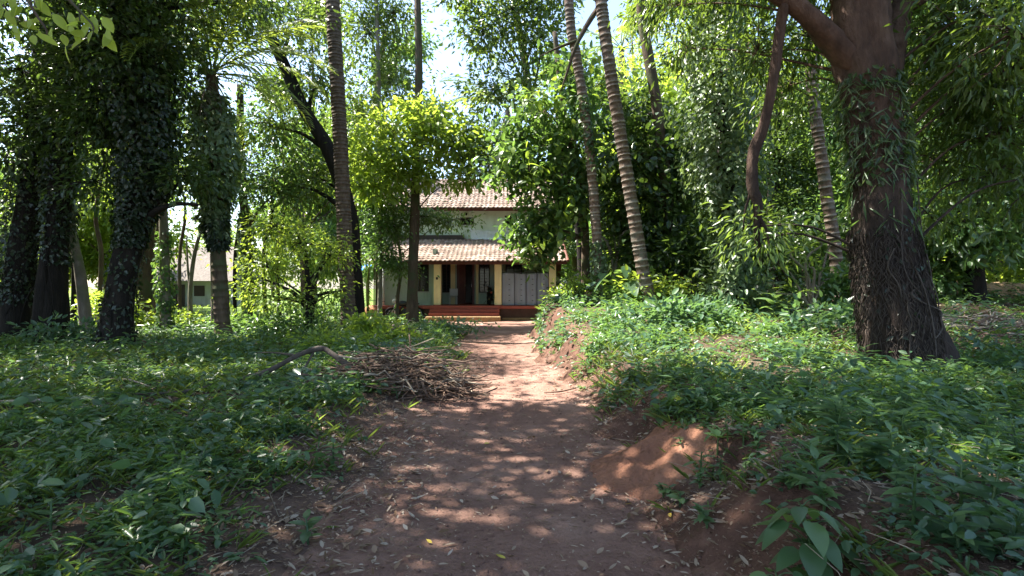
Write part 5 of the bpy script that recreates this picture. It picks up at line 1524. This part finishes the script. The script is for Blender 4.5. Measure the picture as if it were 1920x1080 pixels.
for i in range(46):
    py = 800 + 280 * rl.random() ** .7
    t = (py - 740) / 340
    px = rl.uniform(800 - 190 * t, 1080 + 190 * t) if i % 3 else rl.uniform(640 - 20 * t, 820 - 60 * t)
    fallen(px, py, FL_B[rl.randrange(3)], 'curled grey brown fallen leaf lying on the dirt track', 'brown fallen leaves on the track')

# ---- heap of loose red soil beside the track
def heap(name, label, cat, cx, cy, rx, ry, h, mat, seed, n=44, rough=.25):
    v = []; f = []
    for j in range(n + 1):
        for i in range(n + 1):
            a, b = i / n * 2 - 1, j / n * 2 - 1
            x, y = cx + a * rx, cy + b * ry
            q = a * a + b * b
            nn = float(vnoise(x, y, rx * .45, seed)) - .5
            nf = float(vnoise(x, y, rx * .12, seed + 1)) - .5
            nt = float(vnoise(x, y, rx * .045, seed + 2)) - .5
            hh = h * (max(0, 1 - q * (1 + .6 * nn)) ** 1.3) * (1 + nn * .55) + (nf * h * rough + nt * h * .10) * min(1, max(0, 1.15 - q) * 2)
            v.append((x, y, hh + min(g1(x, y), .4) - .03 - .1 * max(0, q - .8)))
    for j in range(n):
        for i in range(n):
            k = j * (n + 1) + i; f.append((k, k + 1, k + n + 2, k + n + 1))
    m = MB(); m.add(v, f)
    o = bpy.data.objects.new(name, m.mesh(name, mat, True, (cx, cy, 0))); COL.objects.link(o); o.location = (cx, cy, 0)
    return tag(o, label, cat)
heap('soil_heap', 'heap of loose red soil spilling onto the edge of the track', 'soil heap', 1.14, 4.6, .64, .8, .23, 'soil_red', 51, 80, .14)
heap('dry_heap', 'brown heap of dry cut grass on the weedy bank', 'grass heap', 4.75, 11.6, .75, .6, .42, 'dry_grass', 55, 30, .5)
# ---- laterite stones in the weeds
for k, (px, py, Y, r, lab) in enumerate(((1095, 572, 17, .34, 'rough laterite boulder topmost of the three by the sunny bank'), (1125, 590, 16.6, .30, 'rust coloured laterite stone below the boulder on the sunny bank'), (1110, 612, 16, .30, 'half buried laterite stone at the foot of the sunny bank'))):
    p = W(px, py, Y); p.z = max(p.z, g1(p.x, p.y) + r * .4)
    crumpled('boulder', lab, 'boulder', tuple(p), (r, r * .8, r * .75), 'laterite', .7, seed=60 + k)
    # packed earth under it so that it rests on something
# ---- tan earth bank far right
eb = MB(); v = []; f = []; nx_, nz_ = 60, 8
for i in range(nx_ + 1):
    x = 12.6 + i * .22
    y = 17.2 - .03 * i
    top = 1.78 + .28 * (float(vnoise(x, 0, 1.3, 71)) - .5)
    for j, (t, dy) in enumerate(((0, -.35), (.25, -.15), (.5, -.08), (.75, 0), (.95, .06), (1, .25), (1, .8), (0, 1.0))):
        zz = g1(x, y) - .1 + (top - g1(x, y) + .1) * t
        v.append((x, y + dy + .16 * (float(vnoise(x, zz * 2, .35, 72)) - .5), zz + .05 * (float(vnoise(x, zz, .2, 73)) - .5)))
for i in range(nx_):
    for j in range(7):
        a = i * 8 + j; f.append((a, a + 8, a + 9, a + 1))
eb.add(v, f)
tag(eb.build('earth_bank', 'earth_tan', None, True), 'crumbling tan earth bank beyond the big mango trunk', 'earth bank')

# ================================================================ STICKS
STK = []
rs_ = np.random.default_rng(91)
for k in range(9):
    L = 1.0; n_ = 6
    pts_ = [(rs_.normal() * .035 * math.sin(math.pi * i / (n_ - 1)), L * (i / (n_ - 1) - .5), rs_.normal() * .035) for i in range(n_)]
    m = MB(); m.tube(pts_, np.linspace(.013, .006, n_) * (.7 + .7 * rs_.random()), 6, True, .12, k)
    if k % 2: m.tube([pts_[3], (pts_[3][0] + .08, pts_[3][1] + .12, pts_[3][2] + .05), (pts_[3][0] + .11, pts_[3][1] + .25, pts_[3][2] + .03)], [.006, .005, .003], 5)
    STK.append((m.mesh('stick', 'stick', True), m.mesh('stick', 'stick_pale', True)))
def stick_pile(label, c, rx, ry, h, n, dirx, pale=.1, seed=1, smin=.5, smax=1.3, fat=1.0):
    r_ = random.Random(seed)
    zb = g1(c[0], c[1])
    root = thing('stick_pile', label, 'stick pile', (c[0], c[1], zb))
    for i in range(n):
        a = r_.uniform(0, 6.283); q = math.sqrt(r_.random())
        x, y = math.cos(a) * q * rx, math.sin(a) * q * ry
        top = h * (1 - q * q) ** .8
        z = float(topz(np.array([c[0] + x]), np.array([c[1] + y]))[0]) - zb + .02 + top * r_.random() ** .7
        d = Vector((dirx[0] + r_.gauss(0, .45), dirx[1] + r_.gauss(0, .45), r_.gauss(0, .16) - .25 * (x * dirx[0]) / max(rx, .1) * top))
        s = r_.uniform(smin, smax)
        me = STK[r_.randrange(9)][1 if r_.random() < pale else 0]
        mt = basis((x, y, z), d, (r_.uniform(-1, 1), r_.uniform(-1, 1), 1), 1)
        th = r_.uniform(.45, 1.4) * fat * (1.9 if r_.random() < .08 else 1)
        link('stick', me, root, mtx=mt @ Matrix.Diagonal((th, s, th, 1)))
    return root
stick_pile('large pile of dry brown sticks heaped at the edge of the track', (-1.55, 8.05), 1.05, .66, .62, 290, (1, -.28), .22, 3, .4, 1.35)
stick_pile('loose scatter of bleached dead branches behind the big mango trunk', (9.6, 11.0), 1.9, 1.3, .22, 90, (1, .35), .75, 5, .6, 1.8, 1.3)
stick_pile('small heap of pale dry twigs on the grass near the slender dark trunk', (-3.0, 14.5), .55, .45, .34, 60, (.6, .5), .4, 7, .3, .8)

def fallen_branch(label, pts, rad, twigs=(), mat='stick', name='fallen_branch'):
    p0 = pts[0]
    root = thing(name, label, 'branch', tuple(p0))
    m = MB(); m.tube([tuple(p) for p in pts], rad, 8, True, .12, len(pts), sub=6); m.build('stem', mat, root, True)
    for tp, tr in twigs:
        m = MB(); m.tube([tuple(p) for p in tp], tr, 6, True, .1, 3, sub=5); m.build('side_twig', mat, root, True)
def GP(px, Y, dz):
    x = (px - 960) * Y / FPX
    return Vector((x, Y, float(topz(np.array([x]), np.array([Y]))[0]) + dz))
fallen_branch('long crooked fallen branch arching over the weeds beside the stick pile', [GP(692, 8.2, .06), GP(655, 8.3, .18), GP(622, 8.4, .35), GP(602, 8.45, .42), GP(560, 8.2, .34), GP(500, 7.9, .15), GP(430, 7.5, .05), GP(340, 7.0, .04), GP(240, 6.6, .05)],
              [.05, .05, .045, .045, .04, .036, .03, .024, .014], [([GP(590, 8.4, .40), GP(575, 8.2, .2), GP(560, 8.0, .03)], [.022, .017, .01]), ([GP(560, 8.2, .33), GP(515, 8.5, .36), GP(480, 8.6, .34)], [.02, .013, .006])], 'vine_dry')
fallen_branch('straight bleached pole lying in the weeds near the camera path', [GP(-60, 6.0, .05), GP(60, 6.1, .07), GP(140, 6.2, .06)], [.02, .02, .015], (), 'stick_pale', 'fallen_stick')
fallen_branch('thin dry stick lying across a dark leafy patch', [GP(190, 7.6, .06), GP(240, 7.35, .08), GP(292, 7.1, .05)], [.014, .013, .009], (), 'stick_pale', 'fallen_stick')
fallen_branch('short straw coloured stalk among low weeds on the shaded ground', [GP(320, 3.9, .06), GP(370, 3.75, .05), GP(422, 3.6, .03)], [.006, .006, .004], (), 'stick_pale', 'fallen_stick')
fallen_branch('small dark twig lying across the right edge of the track', [GP(1020, 8.2, .02), GP(1050, 8.15, .035), GP(1080, 8.3, .03)], [.012, .014, .01], (), 'stick', 'fallen_stick')

# ================================================================ PLANTS with leaves one can pick out
TPL = {}
def tpl(shape, ar, curl):
    k = (shape, ar, curl)
    if k not in TPL: TPL[k] = leaf_template('leaf', 1.0, ar, 'leaf_single', curl, .10, shape, 6)
    return TPL[k]
def herb(name, label, px, Y, h, n, L, shape='oval', ar=.5, lean=(0, 0), cat='plant', seed=0, whorl=False, up=.25, mat=None):
    r_ = random.Random(seed + int(px) + n)
    x = (px - 960) * Y / FPX; z = g1(x, Y)
    root = thing(name, label, cat, (x, Y, z))
    top = Vector((lean[0], lean[1], h))
    m = MB(); m.tube([(x, Y, z - .03), (x + top.x * .4, Y + top.y * .4, z + h * .55), (x + top.x, Y + top.y, z + h)], [.008 + h * .006, .006 + h * .004, .004], 6, sub=5)
    m.build('stem', 'leaf_single', root, True)
    me = tpl(shape, ar, .22)
    for i in range(n):
        t = (.9 + .1 * r_.random()) if whorl else .22 + .78 * (i + .5) / n
        a = i * 2.4 + r_.uniform(-.4, .4)
        p = Vector((top.x * t, top.y * t, h * t))
        el = up + .5 * (t - .5) + r_.uniform(-.35, .25)
        d = Vector((math.cos(a), math.sin(a), el))
        s = L * (.6 + .55 * math.sin(math.pi * min(1, t * .75 + .15))) * r_.uniform(.85, 1.15)
        if shape == 'heart':
            q = p + Vector((math.cos(a), math.sin(a), .55)).normalized() * s * r_.uniform(.45, .75)
            m = MB(); m.tube([p + root.location, (p + q) / 2 + root.location + Vector((0, 0, .012)), q + root.location], [.0035, .003, .0025], 5, sub=3); m.build('petiole', 'leaf_single', root, True)
            p = q; d.z = r_.uniform(-.75, -.1)
        link('leaf', me, root, mtx=basis(p, d, (r_.uniform(-.25, .25), r_.uniform(-.25, .25), 1), s))
    return root
herb('broadleaf_weed', 'tall weed with big soft leaves at the near edge of the bank', 1530, 2.42, .36, 22, .145, 'heart', .62, (-.05, .03), seed=1, up=.1)
herb('broadleaf_weed', 'bushy companion of the tall weed with rounder low leaves', 1480, 2.3, .2, 14, .13, 'heart', .62, (-.06, 0), seed=2, up=.1)
herb('rosette_plant', 'single rosette of paddle shaped bluish leaves on the red cut bank', 1345, 4.15, .13, 8, .15, 'paddle', .42, (0, -.02), seed=3, whorl=True, up=.5)
herb('seedling', 'small dark two leaved seedling at the foot of the cut bank', 1275, 3.6, .09, 5, .10, 'oval', .5, seed=4)
herb('broadleaf_weed', 'young plant with long arching leaves at the top of the red soil heap', 1235, 5.2, .20, 9, .19, 'lance', .34, (0, 0), seed=5, up=.35)
herb('broadleaf_weed', 'yellow green sprouting plant with strap leaves on the bank above the rosette', 1425, 5.0, .20, 10, .20, 'lance', .32, (.03, 0), seed=6, up=.55)
herb('broadleaf_weed', 'light green clump with narrow upright leaves before the mango roots', 1580, 6.2, .30, 14, .22, 'lance', .25, (0, 0), seed=7, up=.7)
herb('broadleaf_weed', 'leafy weed at the very foot of the big mango trunk', 1622, 7.2, .42, 14, .18, 'oval', .42, (0, 0), seed=8)
herb('broadleaf_weed', 'spreading weed with strap leaves right of the tall weed', 1690, 3.7, .22, 14, .17, 'lance', .28, (.02, 0), seed=9, up=.4)
herb('broadleaf_weed', 'small oval leaved weed below the mango trunk in dappled sun', 1790, 4.4, .2, 14, .12, 'oval', .45, (0, 0), seed=10)
herb('seedling', 'clover like weed in the lower corner of the bank', 1860, 2.9, .15, 12, .08, 'oval', .55, (0, 0), seed=11)
herb('broadleaf_weed', 'fresh green weed sprawling at the left edge of the track', 625, 4.55, .22, 16, .10, 'oval', .5, (0, 0), seed=12)
herb('seedling', 'pair of pale round leaved seedlings in the shaded weeds', 275, 3.05, .14, 7, .09, 'oval', .55, (0, 0), seed=13)
herb('seedling', 'bright green seedling beside the straw coloured stalk', 455, 3.9, .13, 7, .085, 'oval', .5, (0, 0), seed=14)
herb('seedling', 'bluish seedling with paired leaves on the leaf litter', 510, 4.2, .12, 7, .10, 'oval', .5, (0, 0), seed=15)
herb('seedling', 'thin stemmed seedling at the bottom edge of the weeds', 350, 2.95, .12, 8, .07, 'oval', .45, (0, 0), seed=16)
herb('broadleaf_weed', 'green tuft with long leaves beneath the crooked fallen branch', 375, 9.0, .25, 12, .2, 'lance', .3, (0, 0), seed=17, up=.7)
herb('broadleaf_weed', 'lime green weed against the dark litter under the vine-wrapped palm', 378, 10.2, .34, 14, .2, 'lance', .36, (0, 0), seed=18, up=.5)
herb('broadleaf_weed', 'sunlit clump of weeds beside the bleached pole', 45, 7.3, .3, 16, .16, 'lance', .35, (0, 0), seed=19, up=.5)
herb('broadleaf_weed', 'taro like plant with large hanging leaves on the sunny bank', 1172, 14.6, 1.05, 9, .55, 'heart', .62, (0, 0), seed=20, up=.2)
herb('broadleaf_weed', 'second taro like plant beside the leaning ringed palm', 1130, 15.2, .8, 8, .45, 'heart', .62, (0, 0), seed=21, up=.2)
herb('broadleaf_weed', 'upright plant with drooping yellow green leaves on the weedy bank', 1450, 11.6, .75, 14, .34, 'lance', .34, (0, 0), seed=22, up=.3)
herb('broadleaf_weed', 'large leaved plant left of the dry grass heap', 1265, 11.4, .55, 18, .26, 'oval', .5, (0, 0), seed=23, up=.2)
rw = random.Random(33)
for i in range(64):
    Y = 2.1 + 5 * rw.random() ** 1.3
    x = float(np.interp(Y, YK, XR)) + rw.uniform(.35, 1.0) + rw.random() * Y * .55
    if math.hypot(x - 5.6, Y - 8) < .7 or x > Y * 1.0: continue
    herb('leafy_weed', 'leafy ankle high weed with pointed leaves on the raised bank', 960 + x / Y * 1000, Y, rw.uniform(.12, .36), rw.randrange(10, 22), rw.uniform(.07, .16), rw.choice(('lance', 'oval', 'lance')), rw.uniform(.3, .5), (rw.uniform(-.06, .06), rw.uniform(-.06, .04)), seed=100 + i, up=rw.uniform(.1, .5))['group'] = 'leafy weeds on the raised bank'
for i in range(26):
    Y = 2.3 + 2.6 * rw.random()
    x = float(np.interp(Y, YK, XR)) + rw.uniform(.12, .95)
    herb('bank_sprig', 'little sprig of small leaves rooted in the bare cut bank', 960 + x / Y * 1000, Y, rw.uniform(.06, .2), rw.randrange(9, 18), rw.uniform(.045, .09), rw.choice(('lance', 'oval')), rw.uniform(.35, .5), (rw.uniform(-.06, .02), rw.uniform(-.06, .02)), seed=300 + i, up=rw.uniform(0, .4))['group'] = 'sprigs on the cut bank'
for i in range(22):
    Y = 2.7 + 5 * rw.random() ** 1.3
    x = float(np.interp(Y, YK, XL)) - rw.uniform(.15, .7) - rw.random() * Y * .5
    herb('small_weed', 'small oval leaved weed in the shaded carpet beside the track', 960 + x / Y * 1000, Y, rw.uniform(.08, .2), rw.randrange(7, 14), rw.uniform(.05, .1), rw.choice(('oval', 'oval', 'lance')), rw.uniform(.42, .58), (rw.uniform(-.05, .05), rw.uniform(-.05, .05)), seed=200 + i, up=rw.uniform(0, .4))['group'] = 'small weeds in the shaded carpet'
# arching green cane over the bank
cane = thing('arching_cane', 'thin green cane arching up over the bank from the weeds', 'plant', tuple(GP(1745, 5.2, 0)))
o_ = Vector(world_org(cane))
cp = [GP(1745, 5.2, 0), W(1790, 750, 5.1), W(1850, 715, 5.0), W(1930, 698, 4.9)]
m = MB(); m.tube([tuple(p) for p in cp], [.012, .010, .008, .004], 6, sub=6); m.build('stem', 'leaf_grass', cane, True)
cq = catmull(cp, 6)
for i in range(3, len(cq), 2):
    d = Vector((random.uniform(-.8, .8), random.uniform(-.8, .3), random.uniform(-.5, .4)))
    link('leaf', tpl('lance', .2, .22), cane, mtx=basis(Vector(cq[i]) - o_, d, (0, 0, 1), random.uniform(.1, .17)))

# ---- bushes
def bush(name, label, px, Y, r, h, mat, L, n, per=10, ar=.48, hexa=True, bk='bark_brown', cat='bush', py=None, sig=.14, stems=7, droop=.2, z0=None):
    x = (px - 960) * Y / FPX; z = g1(x, Y)
    root = thing(name, label, cat, (x, Y, z))
    rx = r if isinstance(r, (tuple, list)) else (r, r)
    cls = [((x + rng.normal() * rx[0] * .45, Y + rng.normal() * rx[1] * .45, z + h * (.45 + .3 * rng.random())), (rx[0] * .6, rx[1] * .6, h * .42), n // 5) for _ in range(5)]
    subs, od = subs_in(cls, shell=2.2)
    subs[:, 2] = np.maximum(subs[:, 2], gz(subs[:, 0], subs[:, 1]) + .08)
    m = MB()
    for i in range(stems):
        q = subs[rng.integers(len(subs))]
        m = MB(); m.tube([(x + rng.normal() * .04, Y + rng.normal() * .04, z - .03), (x + (q[0] - x) * .4, Y + (q[1] - Y) * .4, z + (q[2] - z) * .6), tuple(q)], [.012 + .008 * h, .008 + .005 * h, .004], 5, sub=4)
        m.build('stem', bk, root, True)
    link('foliage', leaf_cloud('foliage', subs, od, per, sig, L, ar, mat, droop, hexa, world_org(root)), root)
    return root
bush('bush', 'bright sunlit bush at the foot of the brown palm trunk', 682, 14.2, (.7, .7), .55, 'leaf_bright', .16, 80)
bush('bush', 'lime green bush between the brown palm and the slender dark trunk', 728, 13.2, (.5, .5), .28, 'leaf_bright', .15, 50)
bush('bush', 'low grassy bush spilling toward the left edge of the track', 830, 17.0, (1.0, .8), .45, 'leaf_cover', .12, 60)
bush('bush', 'low bush with pale leaves in front of the stick pile', 640, 11.5, (.7, .6), .55, 'leaf_bright', .13, 60)
bush('bush', 'dark low bush under the many-stemmed orchard tree', 545, 15.2, (1.3, .8), .55, 'leaf_mid', .14, 90)
bush('bush', 'sunny low bush in the clearing right of the black ivy trunk', 330, 18, (1.6, 1.0), .65, 'leaf_bright', .15, 90)
bush('bush', 'spreading green bush in the clearing behind the vine-wrapped palm', 450, 20, (1.0, .9), .45, 'leaf_mid', .16, 60)
bush('bush', 'yellow green undergrowth bush beside the pale sapling', 185, 17, (1.2, 1.0), 1.3, 'leaf_bright', .17, 100)
bush('bush', 'shaded fern like bush at the foot of the double trunk', 130, 13, (1.0, .6), .5, 'leaf_cover', .15, 60)
bush('bush', 'tall light bush behind the stout outermost trunk', 20, 18, (1.4, 1.2), 1.8, 'leaf_bright', .17, 110)
bush('bush', 'rounded bush beside the tarpaulin shelter', 610, 22, (1.6, 1.2), 1.2, 'leaf_mid', .17, 110)
bush('bush', 'sunlit yellow bush at the right edge of the track near the yard', 1040, 18.5, (.9, .8), .55, 'leaf_bright', .13, 80)
bush('bush', 'glaring light green bush over the laterite stones', 1085, 16.4, (.9, .7), .65, 'leaf_bright', .15, 80)
bush('bush', 'fresh green bush around the base of the leaning ringed palm', 1205, 14.4, (1.0, .7), .75, 'leaf_bright', .17, 90)
bush('bush', 'blue green broad leaved bush on the slope below the ringed palm', 1255, 11.2, (.75, .6), .55, 'leaf_cover', .19, 70)
bush('bush', 'dark bush filling the shade behind the sunny bank', 1165, 20, (2.0, 1.2), 1.9, 'leaf_dark', .2, 150)
bush('bush', 'tall dark thicket between ringed palm and ivy column', 1300, 15.5, (1.5, 1.1), 2.3, 'leaf_dark', .19, 190)
bush('bush', 'tangled grey green thicket at the foot of the ivy column', 1385, 13.6, (1.0, .8), 1.1, 'leaf_ivy', .15, 110)
bush('bush', 'dense dark thicket behind the contorted frangipani shrub', 1500, 15, (1.9, 1.0), 2.2, 'leaf_dark', .19, 200)
bush('bush', 'dark leafy bush hiding the base of the palm by the mango', 1580, 12.6, (.8, .6), 1.0, 'leaf_mid', .16, 100)
bush('bush', 'low green bush in front of the contorted frangipani shrub', 1560, 10.6, (.9, .7), .55, 'leaf_cover', .15, 80)
bush('bush', 'rank green bush by the cut bank below the ivy column', 1340, 11.2, (1.0, .7), .5, 'leaf_cover', .14, 80)
bush('bush', 'leafy thicket at the end of the tan earth bank', 1745, 15.5, (1.0, .8), 1.0, 'leaf_mid', .18, 100)
bush('bush', 'sunlit thicket on top of the tan earth bank', 1880, 18.6, (2.4, 1.0), 2.0, 'leaf_bright', .17, 150)
bush('bush', 'dark green thicket in the gap right behind the mango trunk', 1700, 16, (1.8, 1.0), 2.2, 'leaf_dark', .19, 170)
bush('bush', 'tall hedge like thicket along the right boundary behind the earth bank', 1830, 22, (4.5, 1.4), 3.4, 'leaf_mid', .2, 330)
bush('bush', 'deep green thicket behind the vine draped tree', 1440, 20, (3.2, 1.4), 3.2, 'leaf_dark', .22, 330)
bush('bush', 'dark hedge like thicket right of the house beyond the bench', 1130, 27.5, (2.4, 1.4), 3.0, 'leaf_dark', .22, 260)
# frangipani-like shrub with pale contorted branches and leaf rosettes
fr = thing('frangipani_shrub', 'contorted pale branched shrub with rosettes of yellow green leaves', 'shrub', tuple(GP(1520, 12.2, 0)))
o_ = Vector(world_org(fr)); rf_ = random.Random(21)
PL = leaf_template('leaf', .26, .085, 'leaf_single_teak', .25, .10, 'paddle', 5)
ends = [(1490, 470), (1520, 490), (1505, 520), (1545, 505), (1475, 505), (1560, 455), (1530, 450), (1515, 545), (1580, 520), (1465, 540)]
for ex, ey in ends:
    e = W(ex, ey, 12.2 + rf_.uniform(-.5, .5))
    a = o_ + Vector((0, 0, .3)); md = (a + e) / 2 + Vector((rf_.uniform(-.4, .4), rf_.uniform(-.2, .2), rf_.uniform(-.1, .3)))
    m = MB(); m.tube([tuple(o_), tuple(a), tuple(md), tuple(e + Vector((rf_.uniform(-.15, .15), 0, -.12))), tuple(e)], [.045, .04, .028, .018, .014], 7, True, .1, 2, sub=6); m.build('branch', 'bark_pale', fr, True)
    for k in range(9):
        an = k * 2.4
        link('leaf', PL, fr, mtx=basis(e - o_, (math.cos(an), math.sin(an), rf_.uniform(-.1, .7)), (0, 0, 1), rf_.uniform(.7, 1.1)))
# dead pale branches by the sunny bank
ds = thing('dead_shrub', 'dead bleached shrub with forked twigs behind the sunny bank', 'shrub', tuple(GP(1150, 16.8, 0)))
for pts_ in ([(1152, 600), (1150, 500), (1130, 445), (1100, 452)], [(1151, 540), (1155, 470), (1148, 430)], [(1150, 500), (1140, 455), (1118, 436)], [(1153, 520), (1162, 450), (1180, 425)]):
    m = MB(); m.tube([tuple(W(a, b, 16.8)) for a, b in pts_], list(np.linspace(.05, .018, len(pts_))), 6, True, .12, 4, sub=5); m.build('branch', 'bark_pale', ds, True)
